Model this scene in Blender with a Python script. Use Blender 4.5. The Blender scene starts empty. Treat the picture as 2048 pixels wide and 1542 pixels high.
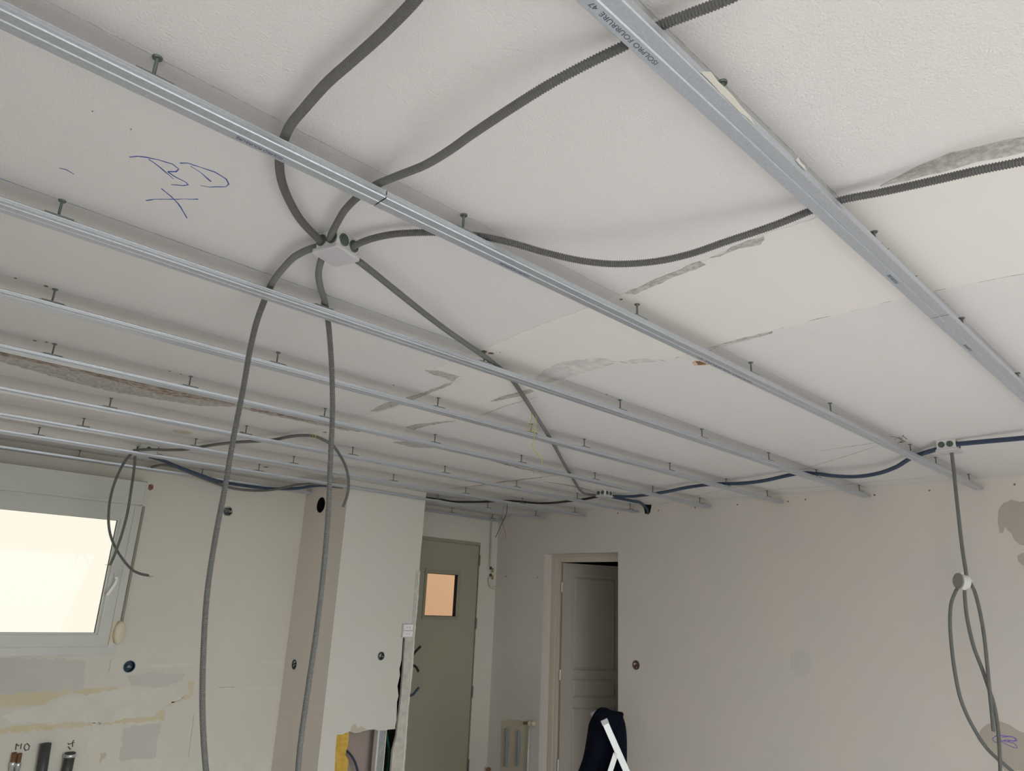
import bpy, bmesh, math, random
from mathutils import Vector, Matrix

# ------------------------------------------------------------------ camera, light, exposure
SC = bpy.context.scene
COL = SC.collection
FZ = 1.65                      # camera height above the floor
F = 1421.24                    # focal length in pixels of the 2048 px wide frame
RX = Vector((0.7162040669819183, -0.6965474178226525, 0.043283127927116825))   # image right
RY = Vector((0.2329078048257667, 0.18009513426353402, -0.9556776114704383))    # image down
RZ = Vector((0.6578796918052742, 0.6945411703701911, 0.2912161976453278))      # view direction
CAM = Vector((0, 0, FZ))
cd = bpy.data.cameras.new('camera'); cam = bpy.data.objects.new('camera', cd); COL.objects.link(cam)
cd.sensor_fit = 'HORIZONTAL'; cd.sensor_width = 36; cd.lens = F / 2048 * 36; cd.clip_start = .02; cd.clip_end = 100
m = Matrix.Identity(4)
for i in range(3):
    m[i][0] = RX[i]; m[i][1] = -RY[i]; m[i][2] = -RZ[i]; m[i][3] = CAM[i]
cam.matrix_world = m
SC.camera = cam

SC.view_settings.view_transform = 'Standard'; SC.view_settings.look = 'None'
SC.view_settings.gamma = 1; SC.view_settings.use_curve_mapping = False
SC.view_settings.exposure = 0.0
SC.cycles.use_denoising = True
SC.cycles.max_bounces = 10; SC.cycles.diffuse_bounces = 6; SC.cycles.caustics_reflective = False

world = bpy.data.worlds.new('world'); SC.world = world; world.use_nodes = True
bg = world.node_tree.nodes['Background']; bg.inputs[0].default_value = (1.0, .935, .80, 1); bg.inputs[1].default_value = 1.05

def area(name, loc, size, energy, color, direction, spread=180):
    l = bpy.data.lights.new(name, 'AREA'); l.shape = 'RECTANGLE'; l.size, l.size_y = size; l.energy = energy; l.color = color
    l.spread = math.radians(spread)
    o = bpy.data.objects.new(name, l); COL.objects.link(o); o.location = loc
    o.rotation_euler = Vector(direction).to_track_quat('-Z', 'Y').to_euler(); return o
area('fill_left', (-1.78, -.75, 1.35), (1.3, 1.9), 24, (.98, .985, 1.0), (1, .18, -.20), 120)  # added fill lamp to brighten the right wall, no known source
# daylight through the wide glazed door behind the camera and through the kitchen window
area('daylight_patio', (1.8, -2.35, 1.25), (2.8, 2.1), 97, (.97, .985, 1.0), (0.0, .85, -.72), 112)
area('daylight_window', (.6, 6.9, 3.6), (2.4, 1.4), 30, (1.0, .97, .90), (0, -1.3, -1.75), 120)

HC, HR, XW, YW = .843, .775, 5.04, 5.43   # ceiling, rail underside (above the lens), right wall, far wall
XL, YN = -1.6, -2.2                       # left wall, near wall
def ray(x, y): return RX * ((x - 1024) / F) + RY * ((y - 771) / F) + RZ
def onz(x, y, h=HC): r = ray(x, y); return CAM + r * (h / r.z)
def onx(x, y, X=XW): r = ray(x, y); return CAM + r * (X / r.x)
def ony(x, y, Y=YW): r = ray(x, y); return CAM + r * (Y / r.y)
def atd(x, y, d): return CAM + ray(x, y) * d

# ------------------------------------------------------------------ materials
MATS = {}
def mat(name, color, rough=.6, metal=0, bump=None, mottle=None, spec=.5, coat=0):
    """bump = (scale, strength, distance); mottle = (scale, colour2, amount)"""
    if name in MATS: return MATS[name]
    M = bpy.data.materials.new(name); M.use_nodes = True; nt = M.node_tree; N = nt.nodes; L = nt.links
    b = N['Principled BSDF']; b.inputs['Base Color'].default_value = (*color, 1)
    b.inputs['Roughness'].default_value = rough; b.inputs['Metallic'].default_value = metal
    b.inputs['Specular IOR Level'].default_value = spec
    if coat: b.inputs['Coat Weight'].default_value = coat
    tc = N.new('ShaderNodeTexCoord')
    if mottle:
        n = N.new('ShaderNodeTexNoise'); n.inputs['Scale'].default_value = mottle[0]; n.inputs['Detail'].default_value = 5
        n.inputs['Roughness'].default_value = .6
        r = N.new('ShaderNodeValToRGB'); r.color_ramp.elements[0].position = .38; r.color_ramp.elements[1].position = .66
        c2 = [color[i] * (1 - mottle[2]) + mottle[1][i] * mottle[2] for i in range(3)]
        r.color_ramp.elements[0].color = (*color, 1); r.color_ramp.elements[1].color = (*c2, 1)
        L.new(tc.outputs['Object'], n.inputs['Vector']); L.new(n.outputs['Fac'], r.inputs['Fac']); L.new(r.outputs['Color'], b.inputs['Base Color'])
    if bump:
        n = N.new('ShaderNodeTexNoise'); n.inputs['Scale'].default_value = bump[0]; n.inputs['Detail'].default_value = 3
        bp = N.new('ShaderNodeBump'); bp.inputs['Strength'].default_value = bump[1]; bp.inputs['Distance'].default_value = bump[2]
        L.new(tc.outputs['Object'], n.inputs['Vector']); L.new(n.outputs['Fac'], bp.inputs['Height']); L.new(bp.outputs['Normal'], b.inputs['Normal'])
    MATS[name] = M; return M

stucco = mat('stucco_ceiling', (.755, .747, .745), .85, bump=(240, .6, .0032), mottle=(.9, (.75, .72, .718), .5), spec=.2)
skim = mat('skim_plaster', (.79, .78, .755), .8, bump=(9, .10, .01), mottle=(1.6, (.79, .755, .735), .7), spec=.2)
wallp = mat('wall_plaster', (.69, .65, .60), .8, bump=(14, .12, .01), mottle=(1.3, (.645, .625, .595), .8), spec=.2)
wallp2 = mat('wall_plaster_far', (.70, .685, .61), .8, bump=(12, .12, .01), mottle=(1.5, (.66, .64, .60), .7), spec=.2)
board = mat('painted_board', (.69, .68, .61), .7, bump=(10, .08, .01), mottle=(3, (.69, .69, .66), .8), spec=.25)
pinkboard = mat('pinkish_board', (.76, .70, .64), .75, mottle=(2, (.71, .68, .64), .8), spec=.2)
galv = mat('galvanised_steel', (.60, .64, .70), .42, .72, bump=(260, .10, .0004), mottle=(170, (.51, .55, .61), .8))
galv_d = mat('dull_zinc', (.17, .20, .19), .5, .6)
hole_brown = mat('hole_brown', (.20, .12, .06), .9)
grey = mat('grey_conduit', (.125, .125, .122), .48, spec=.45)
grey2 = mat('light_grey_conduit', (.15, .155, .15), .5, spec=.45)
blue = mat('blue_conduit', (.050, .075, .125), .5, spec=.4)
black = mat('black_conduit', (.02, .022, .022), .5)
green = mat('green_conduit', (.01, .12, .08), .5)
boxm = mat('box_plastic', (.52, .52, .55), .45)
boxside = mat('box_plastic_side', (.64, .66, .62), .5)
rubber = mat('rubber_grommet', (.085, .11, .10), .6)
white = mat('white_pvc', (.56, .58, .55), .35)
whitegl = mat('bright_white_plastic', (.92, .92, .92), .25)
cream = mat('cream_plastic', (.70, .63, .48), .4)
beige = mat('beige_strap', (.30, .29, .23), .8)
olive = mat('olive_door_paint', (.37, .365, .27), .5, mottle=(1.2, (.37, .37, .31), .7))
oliveframe = mat('olive_frame_paint', (.33, .325, .24), .5)
doorp = mat('door_paint', (.44, .405, .35), .55)
casing = mat('casing_paint', (.62, .57, .49), .5)
dark = mat('dark_void', (.015, .014, .013), .95, spec=.1)
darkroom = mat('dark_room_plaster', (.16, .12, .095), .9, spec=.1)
floorm = mat('screed', (.74, .73, .72), .8, bump=(20, .2, .01), mottle=(3, (.68, .67, .66), .8))
ink_blue = mat('blue_pencil', (.05, .10, .36), .9)
chalk = mat('chalk_line', (.50, .52, .56), .9, mottle=(60, (.72, .71, .70), .9))
chalk_b = mat('blue_chalk_line', (.24, .32, .50), .9, mottle=(40, (.55, .57, .62), .8))
ink = mat('black_ink', (.10, .12, .18), .8)
pencil = mat('graphite', (.10, .095, .08), .9)
crackm = mat('crack', (.34, .33, .31), .95)
greyplas = mat('raw_grey_plaster', (.40, .39, .37), .95, bump=(160, .8, .005), mottle=(70, (.66, .645, .62), .9), spec=.1)
smear = mat('grey_smear', (.60, .605, .59), .95, bump=(120, .5, .003), mottle=(28, (.775, .765, .75), .95), spec=.1)
brownrend = mat('brown_render', (.27, .19, .145), .95, bump=(90, .8, .006), mottle=(38, (.56, .52, .48), .95), spec=.1)
orange = mat('orange_brick', (.62, .42, .28), .95, mottle=(60, (.7, .6, .5), .8))
alu = mat('aluminium', (.78, .82, .84), .35, .55)
navy = mat('navy_fleece', (.003, .004, .010), .95, bump=(300, .4, .002), mottle=(7, (.006, .008, .018), .6), spec=.1)
yellowins = mat('mineral_wool', (.62, .40, .07), .95, bump=(60, .7, .01), mottle=(25, (.75, .52, .14), .8), spec=.05)
metalblue = mat('zinc_stud', (.34, .40, .41), .5, .4, mottle=(60, (.5, .52, .52), .8))
copper = mat('corroded_copper', (.22, .10, .045), .6, .4, mottle=(90, (.35, .2, .1), .8))
solder = mat('solder', (.62, .64, .64), .3, .7)
brass = mat('brass', (.50, .40, .17), .4, .7)
ivory = mat('ivory_valve', (.68, .62, .48), .5)
pipepaint = mat('painted_pipe', (.52, .51, .44), .5)
yellow_wire = mat('yellow_wire', (.50, .44, .06), .5)
purple = mat('purple_wire', (.14, .08, .40), .5)
redbrown = mat('red_clay', (.20, .045, .025), .9, mottle=(160, (.45, .35, .3), .7))
bluebox = mat('blue_box', (.04, .12, .20), .5)
stain = mat('stain_beige', (.47, .425, .365), .85, mottle=(6, (.50, .46, .40), .7), spec=.15)
patch_tan = mat('patch_tan', (.56, .51, .40), .9, mottle=(12, (.62, .57, .48), .8), spec=.15)
patch_white = mat('patch_pale', (.72, .715, .655), .85, mottle=(9, (.66, .65, .59), .9), spec=.15)
patch_yellow = mat('patch_yellow', (.66, .59, .40), .85, mottle=(7, (.68, .64, .52), .9), spec=.15)
patch_grey = mat('patch_grey', (.585, .59, .545), .85, mottle=(3, (.63, .625, .575), .8), spec=.15)
outside = mat('outside_render', (.91, .60, .41), .9)
glass = bpy.data.materials.new('window_glass'); glass.use_nodes = True
_n = glass.node_tree.nodes; _l = glass.node_tree.links
_n.remove(_n['Principled BSDF']); _t = _n.new('ShaderNodeBsdfTransparent'); _t.inputs[0].default_value = (.98, .985, .98, 1)
_g = _n.new('ShaderNodeBsdfGlossy'); _g.inputs['Roughness'].default_value = .02; _x = _n.new('ShaderNodeMixShader'); _x.inputs[0].default_value = .006
_l.new(_t.outputs[0], _x.inputs[1]); _l.new(_g.outputs[0], _x.inputs[2]); _l.new(_x.outputs[0], _n['Material Output'].inputs[0])

# ------------------------------------------------------------------ mesh helpers
def origin(p):
    v = Vector()
    while p: v += p.location; p = p.parent
    return v
def obj(name, verts, faces, material, parent=None, smooth=False):
    off = origin(parent)
    me = bpy.data.meshes.new(name); me.from_pydata([tuple(Vector(v) - off) for v in verts], [], faces); me.update()
    bm = bmesh.new(); bm.from_mesh(me); bmesh.ops.recalc_face_normals(bm, faces=bm.faces); bm.to_mesh(me); bm.free()
    if smooth: me.polygons.foreach_set('use_smooth', [True] * len(me.polygons))
    me.materials.append(material)
    o = bpy.data.objects.new(name, me); COL.objects.link(o)
    if parent: o.parent = parent
    return o
class G:
    """collects geometry"""
    def __init__(s): s.v = []; s.f = []
    def add(s, v, f):
        k = len(s.v); s.v += [Vector(p) for p in v]; s.f += [tuple(i + k for i in q) for q in f]; return s
    def box(s, a, b):
        x0, y0, z0 = a; x1, y1, z1 = b
        return s.add([(x0, y0, z0), (x1, y0, z0), (x1, y1, z0), (x0, y1, z0), (x0, y0, z1), (x1, y0, z1), (x1, y1, z1), (x0, y1, z1)],
                     [(0, 3, 2, 1), (4, 5, 6, 7), (0, 1, 5, 4), (1, 2, 6, 5), (2, 3, 7, 6), (3, 0, 4, 7)])
    def obox(s, c, ax, ay, az):
        c, ax, ay, az = map(Vector, (c, ax, ay, az)); v = []
        for z in (-1, 1):
            for x, y in ((-1, -1), (1, -1), (1, 1), (-1, 1)): v.append(c + ax * x + ay * y + az * z)
        return s.add(v, [(0, 3, 2, 1), (4, 5, 6, 7), (0, 1, 5, 4), (1, 2, 6, 5), (2, 3, 7, 6), (3, 0, 4, 7)])
    def cyl(s, p, q, r, n=16, r2=None):
        p, q = Vector(p), Vector(q); d = (q - p).normalized(); a = d.orthogonal().normalized(); b = d.cross(a); r2 = r if r2 is None else r2
        v = [p + (a * math.cos(t) + b * math.sin(t)) * r for t in [2 * math.pi * i / n for i in range(n)]]
        v += [q + (a * math.cos(t) + b * math.sin(t)) * r2 for t in [2 * math.pi * i / n for i in range(n)]]
        return s.add(v, [(i, (i + 1) % n, n + (i + 1) % n, n + i) for i in range(n)] + [tuple(range(n))[::-1], tuple(range(n, 2 * n))])
    def lathe(s, p, d, prof, n=24):
        """prof = [(offset along d, radius)]"""
        p, d = Vector(p), Vector(d).normalized(); a = d.orthogonal().normalized(); b = d.cross(a); v = []
        for o_, r in prof:
            v += [p + d * o_ + (a * math.cos(2 * math.pi * i / n) + b * math.sin(2 * math.pi * i / n)) * r for i in range(n)]
        f = [(k * n + i, k * n + (i + 1) % n, (k + 1) * n + (i + 1) % n, (k + 1) * n + i) for k in range(len(prof) - 1) for i in range(n)]
        f += [tuple(range(n))[::-1], tuple(range((len(prof) - 1) * n, len(prof) * n))]
        return s.add(v, f)
    def tube(s, pts, r, n=10, cap=True):
        return s.rings(pts, [r] * len(pts), n)
    def rings(s, pts, rad, n=10):
        pts = [Vector(p) for p in pts]; t = (pts[1] - pts[0]).normalized(); a = t.orthogonal().normalized(); v = []
        for i, p in enumerate(pts):
            t2 = (pts[min(i + 1, len(pts) - 1)] - pts[max(i - 1, 0)]).normalized()
            a = (a - t2 * a.dot(t2)).normalized(); b = t2.cross(a)
            v += [p + (a * math.cos(2 * math.pi * k / n) + b * math.sin(2 * math.pi * k / n)) * rad[i] for k in range(n)]
        f = [(i * n + k, i * n + (k + 1) % n, (i + 1) * n + (k + 1) % n, (i + 1) * n + k) for i in range(len(pts) - 1) for k in range(n)]
        f += [tuple(range(n))[::-1], tuple(range((len(pts) - 1) * n, len(pts) * n))]
        return s.add(v, f)
    def build(s, name, material, parent=None, smooth=False): return obj(name, s.v, s.f, material, parent, smooth)

def spline(pts, step=.02):
    """Catmull-Rom through pts resampled at an even step"""
    P = [Vector(p) for p in pts]; P = [P[0] * 2 - P[1]] + P + [P[-1] * 2 - P[-2]]; out = []
    for i in range(1, len(P) - 2):
        p0, p1, p2, p3 = P[i - 1:i + 3]; t1 = (p1 - p0).length ** .5 or 1e-4; t2 = (p2 - p1).length ** .5 or 1e-4; t3 = (p3 - p2).length ** .5 or 1e-4
        m1 = ((p1 - p0) / t1 - (p2 - p0) / (t1 + t2) + (p2 - p1) / t2) * t2
        m2 = ((p2 - p1) / t2 - (p3 - p1) / (t2 + t3) + (p3 - p2) / t3) * t2
        for k in range(24):
            u = k / 24; out.append(p1 * (2 * u**3 - 3 * u * u + 1) + m1 * (u**3 - 2 * u * u + u) + p2 * (-2 * u**3 + 3 * u * u) + m2 * (u**3 - u * u))
    out.append(P[-2]); res = [out[0]]; acc = 0; 
    for a, b in zip(out, out[1:]):
        L = (b - a).length
        while acc + L >= step and L > 0:
            t = (step - acc) / L; a = a.lerp(b, t); res.append(a); L = (b - a).length; acc = 0
        acc += L
    if (res[-1] - out[-1]).length > 1e-5: res.append(out[-1])
    return res

def tag(o, label=None, cat=None, group=None, kind=None):
    if label: o['label'] = label
    if cat: o['category'] = cat
    if group: o['group'] = group
    if kind: o['kind'] = kind
    return o
def empty(name, loc, label, cat, group=None):
    o = bpy.data.objects.new(name, None); COL.objects.link(o); o.location = loc; o.empty_display_size = .05
    return tag(o, label, cat, group)
def struct(o): o['kind'] = 'structure'; return o

def patch(pts, nrm, thick=.0008, jag=0, seed=1, sub=8):
    """thin irregular sheet with outline pts lying on a surface whose normal into the room is nrm"""
    rnd = random.Random(seed); nrm = Vector(nrm); P = []
    for a, b in zip(pts, pts[1:] + pts[:1]):
        k = max(1, int((b - a).length / .02)) if jag else 1; d = (b - a).normalized().cross(nrm)
        for i in range(k):
            q = a.lerp(b, i / k)
            if jag and i: q = q + d * rnd.uniform(-jag, jag)
            P.append(q)
    n = len(P); return [p - nrm * .0004 for p in P] + [p + nrm * thick for p in P], \
        [tuple(range(n)), tuple(range(n, 2 * n))] + [(i, (i + 1) % n, n + (i + 1) % n, n + i) for i in range(n)]
def patch_obj(name, lists, nrm, material, parent, jag=0, thick=.0008, seed=1):
    g = G()
    for i, l in enumerate(lists):
        v, f = patch(l, nrm, thick, jag, seed + i); g.add(v, f)
    o = obj(name, g.v, g.f, material, parent)
    bm = bmesh.new(); bm.from_mesh(o.data); bmesh.ops.triangulate(bm, faces=[f for f in bm.faces if len(f.verts) > 4]); bm.to_mesh(o.data); bm.free()
    return o
def ribbon(pts, nrm, w, jag=0, seed=0, thick=.0006, taper=False):
    """flat line of width w on a surface"""
    rnd = random.Random(seed); nrm = Vector(nrm); pts = [Vector(p) for p in pts]; Q = []
    for a, b in zip(pts, pts[1:]):
        k = max(1, int((b - a).length / .012)) if jag else 1
        for i in range(k): Q.append(a.lerp(b, i / k) + ((b - a).normalized().cross(nrm) * rnd.uniform(-jag, jag) if jag and (i or len(Q)) else Vector()))
    Q.append(pts[-1]); v = []; n = len(Q)
    for i, q in enumerate(Q):
        d = (Q[min(i + 1, n - 1)] - Q[max(i - 1, 0)]).normalized().cross(nrm); ww = w / 2 * (rnd.uniform(.35, 1.3) if jag else 1)
        if taper: ww *= min(1, .15 + 2.5 * min(i, n - 1 - i) / n)
        v += [q - d * ww - nrm * .0003, q + d * ww - nrm * .0003, q + d * ww + nrm * thick, q - d * ww + nrm * thick]
    f = [(0, 1, 2, 3)] + [(i * 4 + k, i * 4 + (k + 1) % 4, i * 4 + 4 + (k + 1) % 4, i * 4 + 4 + k) for i in range(n - 1) for k in range(4)] + [tuple(4 * (n - 1) + k for k in range(4))]
    return v, f
def ribbons(name, lines, nrm, w, material, parent, jag=0, taper=False, thick=.0006):
    g = G()
    for i, l in enumerate(lines): g.add(*ribbon(l, nrm, w, jag, i, thick, taper))
    return g.build(name, material, parent)

DOWN, WEST, SOUTH = (0, 0, -1), (-1, 0, 0), (0, -1, 0)
ZC = FZ + HC; ZR = FZ + HR
def C(*p): return [onz(x, y) for x, y in p]
def WR(*p): return [onx(x, y) for x, y in p]
def WF(*p): return [ony(x, y) for x, y in p]

def cut(o, cutters, boxes=()):
    """punch openings: cutters = [(centre, axis, radius, depth)], boxes = [(corner, corner)]"""
    ks = [G().cyl(Vector(c) - Vector(ax) * .05, Vector(c) + Vector(ax) * dp, r, 20) for c, ax, r, dp in cutters] + [G().box(a, b) for a, b in boxes]
    for g in ks:
        k = g.build('cutter', dark); me0 = o.data
        md = o.modifiers.new('b', 'BOOLEAN'); md.object = k; md.solver = 'EXACT'
        dg = bpy.context.evaluated_depsgraph_get(); me = bpy.data.meshes.new_from_object(o.evaluated_get(dg))
        o.modifiers.clear(); bpy.data.objects.remove(k); me.name = me0.name; o.data = me
        while len(me.materials) > 1: me.materials.pop()

# ------------------------------------------------------------------ the room
struct(G().box((XL - .2, YN - .2, -.1), (XW + 2.6, YW + .2, 0)).build('floor', floorm))
ceiling = struct(G().box((XL - .2, YN - .2, ZC), (XW + .2, YW + .2, ZC + .15)).build('ceiling', stucco))
struct(G().box((XL - .2, YN - .2, 0), (XL, -1.4, ZC)).box((XL - .2, -.1, 0), (XL, YW + .2, ZC)).box((XL - .2, -1.4, 2.3), (XL, -.1, ZC)).build('wall_left', wallp))
w3 = struct(bpy.data.objects.new('added_window', None)); COL.objects.link(w3); w3.location = (XL, -.75, 0)  # made-up opening and frame, added to go with the left fill lamp
G().box((XL - .12, -1.4, 0), (XL - .05, -1.34, 2.3)).box((XL - .12, -.16, 0), (XL - .05, -.1, 2.3)).box((XL - .12, -1.34, 0), (XL - .05, -.16, .08)).box((XL - .12, -1.34, 2.22), (XL - .05, -.16, 2.3)).build('window_frame', white, w3)
G().box((XL - .09, -1.34, .08), (XL - .083, -.16, 2.22)).build('pane', glass, w3)
nw = G(); nw.box((XL, YN - .2, 0), (.3, YN, ZC)).box((3.3, YN - .2, 0), (XW, YN, ZC)).box((.3, YN - .2, 2.25), (3.3, YN, ZC))
struct(nw.build('wall_near', wallp))
w2 = struct(bpy.data.objects.new('window_2', None)); COL.objects.link(w2); w2.location = (1.8, YN, 0)
g = G()
for x in (.3, 1.77, 3.24): g.box((x, YN - .12, 0), (x + .06, YN - .05, 2.25))
g.box((.3, YN - .12, 0), (3.3, YN - .05, .08)).box((.3, YN - .12, 2.17), (3.3, YN - .05, 2.25)); g.build('window_frame', white, w2)
G().box((.36, YN - .09, .08), (3.24, YN - .083, 2.17)).build('pane', glass, w2)

# right wall with the opening of the panelled door
yo0, yo1 = 3.893, 4.765; zo = FZ + .452
TH = .13
rw = G().box((XW, YN, 0), (XW + TH, YW + .2, ZC))
wall_r = struct(rw.build('wall_right', wallp))
HOLE_R = [onx(1272, 1330)]
cut(wall_r, [(HOLE_R[0], (1, 0, 0), .034, .045)], [((XW - .1, yo0, -.2), (XW + TH + .1, yo1, zo))])
SMALL = [(1450 + .0, 0)]
# far wall with window and green door openings
WX1, WZ0, WZ1 = 1.617, FZ - .445, FZ + .575
DX0, DX1, DZ1 = 3.93, 4.808, FZ + .553
fw = G().box((XL, YW, 0), (XW, YW + .2, ZC))
wall_f = struct(fw.build('wall_far', wallp2))
FS = [ony(455.5, 1022.5), ony(258.5, 1333)]
cut(wall_f, [(FS[0], (0, 1, 0), .034, .045), (FS[1], (0, 1, 0), .036, .045)], [((-.6, YW - .1, WZ0), (WX1, YW + .3, WZ1)), ((DX0, YW - .1, -.2), (DX1, YW + .3, DZ1))])

# outside: neighbour's wall seen through the door glass
struct(G().box((3.9, 7.6, 0), (8.6, 7.8, 5)).build('wall_outside', outside))

# ---- ceiling surface: skim strip, raw plaster, cracks, chalk lines, pencil marks
up = [(2100, 270), (1960, 318), (1850, 350), (1760, 380), (1700, 398), (1620, 440), (1540, 464), (1470, 494), (1400, 524), (1320, 556), (1255, 583), (1180, 614), (1080, 650), (985, 690), (900, 722), (868, 738), (925, 758), (860, 785), (800, 812), (720, 835), (655, 858), (600, 872)]
lo = [(700, 880), (780, 884), (822, 852), (960, 828), (1078, 782), (1141, 755), (1170, 745), (1238, 722), (1258, 727), (1336, 720), (1418, 695), (1520, 668), (1618, 641), (1700, 622), (1786, 600), (1864, 582), (1960, 563), (2100, 533)]
patch_obj('skim_strip', [C(*(up + lo))], DOWN, skim, ceiling, jag=.004, thick=.0012)
patch_obj('bare_plaster', [
    C((1250, 586), (1300, 563), (1400, 522), (1412, 528), (1392, 538), (1350, 552), (1310, 570), (1270, 588)),
    C((1420, 515), (1480, 488), (1528, 470), (1529, 478), (1520, 489), (1502, 492), (1478, 496), (1440, 512)),
    C((1760, 372), (1840, 330), (1900, 305), (1960, 292), (2060, 272), (2060, 300), (1980, 318), (1930, 330), (1880, 345), (1830, 356)),
    C((980, 803), (1010, 790), (1060, 777), (1068, 782), (1040, 792), (1000, 800)),
    C((850, 740), (880, 741), (921, 752), (905, 762), (880, 752), (862, 748)),
    C((740, 822), (770, 806), (830, 790), (905, 764), (900, 770), (840, 794), (790, 812), (756, 822)),
    C((810, 854), (830, 848), (912, 841), (850, 852), (826, 860)),
    C((785, 884), (830, 882), (880, 895), (828, 895)),
    C((1440, 688), (1470, 679), (1545, 662), (1545, 666), (1470, 684)),
], DOWN, greyplas, ceiling, jag=.004, thick=.0016)
patch_obj('grey_smear', [C((1062, 765), (1085, 740), (1130, 722), (1200, 715), (1236, 722), (1180, 742), (1141, 754), (1100, 765)),C((1240, 722), (1290, 716), (1330, 719), (1270, 727)),
    C((1400, 703), (1440, 692), (1470, 680), (1540, 662), (1545, 666), (1470, 686), (1420, 700)),
    C((560, 948), (600, 943), (690, 955), (640, 966), (590, 958)),
    ], DOWN, smear, ceiling, jag=.007, thick=.0014, seed=21)
patch_obj('old_partition_scar', [
    C((-60, 690), (0, 705), (60, 718), (120, 728), (220, 745), (320, 775), (400, 790), (474, 806), (480, 812), (400, 811), (310, 797), (230, 783), (160, 768), (80, 745), (0, 722), (-60, 708)),
    C((480, 811), (560, 825), (640, 843), (700, 856), (700, 862), (640, 850), (560, 834), (480, 816))], DOWN, greyplas, ceiling, jag=.010, thick=.0018, seed=5)
patch_obj('brown_scar', [
    C((-60, 690), (0, 703), (100, 722), (180, 740), (260, 752), (330, 770), (400, 787), (474, 806), (470, 810), (390, 796), (320, 788), (262, 770), (180, 748), (100, 730), (0, 709), (-60, 697)),
    C((500, 815), (620, 838), (720, 860), (720, 863), (620, 842), (500, 820)),
    ], DOWN, brownrend, ceiling, jag=.007, thick=.0022, seed=9)
ribbons('brown_crack', [C((900, 977), (930, 974), (960, 970), (1010, 963), (1060, 957), (1125, 949)), C((860, 893), (930, 906), (985, 921), (1040, 936), (1085, 945), (1125, 952)), C((1085, 963), (1130, 969), (1180, 980), (1190, 985)), C((500, 816), (620, 840), (720, 861), (800, 880))], DOWN, .022, brownrend, ceiling, jag=.006, taper=True, thick=.0016)
ribbons('pale_crack_edge', [C((900, 981), (960, 973), (1000, 967)), C((1040, 939), (1090, 949), (1125, 955)), C((520, 823), (640, 849), (700, 862))], DOWN, .012, greyplas, ceiling, jag=.006, taper=True, thick=.0012)
ribbons('crack', [C((1141, 755), (1170, 745), (1238, 722), (1258, 727), (1336, 720), (1418, 695), (1520, 668), (1618, 641), (1700, 622), (1786, 600)),
    C((1800, 505), (1850, 492), (1890, 482)), C((1864, 582), (1960, 563), (2060, 545)), C((1690, 412), (1730, 402), (1800, 388)),
    C((1420, 702), (1500, 655), (1560, 640)), C((1180, 705), (1150, 712), (1118, 720)), C((960, 832), (1010, 812), (1075, 794)),
    C((1640, 902), (1700, 893), (1775, 882)), C((1600, 940), (1680, 916), (1760, 890)), C((1300, 1012), (1360, 1000), (1420, 985), (1500, 968), (1580, 945)), C((1045, 960), (1090, 968), (1180, 978)),
    C((1460, 990), (1560, 978), (1660, 972), (1760, 962), (1860, 955))], DOWN, .005, crackm, ceiling, jag=.003, taper=True)
RY_ = [.487, 1.137, 1.79, 2.398, 2.988, 3.68, 4.275, 4.775, 5.37]
ribbons('chalk_snap_line', [[Vector((XL, y, ZC)), Vector((XW - .02, y, ZC))] for i, y in enumerate(RY_) if i != 2], DOWN, .0024, chalk, ceiling)
ribbons('blue_chalk_snap_line', [[Vector((XL, RY_[2], ZC)), Vector((XW - .02, RY_[2], ZC))]], DOWN, .0026, chalk_b, ceiling)
PEN = [C((259, 314), (275, 312), (292, 314), (318, 320), (345, 328), (358, 338), (352, 343), (336, 343)), C((297, 318), (320, 334), (347, 358)),
       C((336, 344), (352, 354), (372, 364), (376, 369), (366, 371), (342, 369)),
       C((360, 326), (375, 326), (400, 334), (430, 344), (452, 358), (458, 368), (452, 373), (420, 374), (401, 371)), C((381, 332), (400, 344), (422, 363)),
       C((292, 401), (310, 398), (345, 398), (396, 398)), C((323, 377), (342, 392), (356, 407), (366, 422), (374, 436)), C((118, 336), (132, 339), (148, 348))]
ribbons('pencilled_letters', PEN, DOWN, .0028, ink_blue, ceiling, jag=.0007)
ribbons('pencilled_note', [C((1780, 872), (1798, 876), (1812, 884)), C((1790, 878), (1808, 870), (1800, 880)), C((1796, 886), (1806, 880)), C((1806, 872), (1814, 878))], DOWN, .004, pencil, ceiling, jag=.001)
g = G(); c = onz(365, 863.5); g.lathe(c, DOWN, [(-.0003, .05), (.002, .05), (.003, .044)]); g.build('round_filled_hole', patch_tan, ceiling)
patch_obj('chipped_hole', [C((1384, 725), (1392, 721), (1404, 723), (1420, 729), (1400, 731), (1388, 730))], DOWN, orange, ceiling, jag=.003, thick=.001)
patch_obj('chipped_hole_shade', [C((1390, 722), (1400, 722), (1412, 728), (1396, 729))], DOWN, hole_brown, ceiling, jag=.002, thick=.0018)  # dark brown sheet, paints the shade inside the chipped hole
g = G()
for x, y, r in [(31, 556, .004), (92, 572, .006), (70, 681, .006), (93, 684, .005), (982, 706, .011), (968, 702, .011), (340, 742, .004), (362, 748, .004), (1242, 598, .005), (787, 770, .004), (1763, 486, .0025), (1776, 497, .0025), (1833, 551, .0025), (532, 934, .02), (484, 864, .012), (650, 864, .012), (1803, 884, .010), (1213, 789, .004), (185, 222, .0012), (262, 258, .0012), (1000, 704, .003)]:
    g.lathe(onz(x, y), DOWN, [(-.0003, r), (.0012, r), (.0016, r * .8)], 10)
g.build('drill_hole', hole_brown, ceiling)

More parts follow.
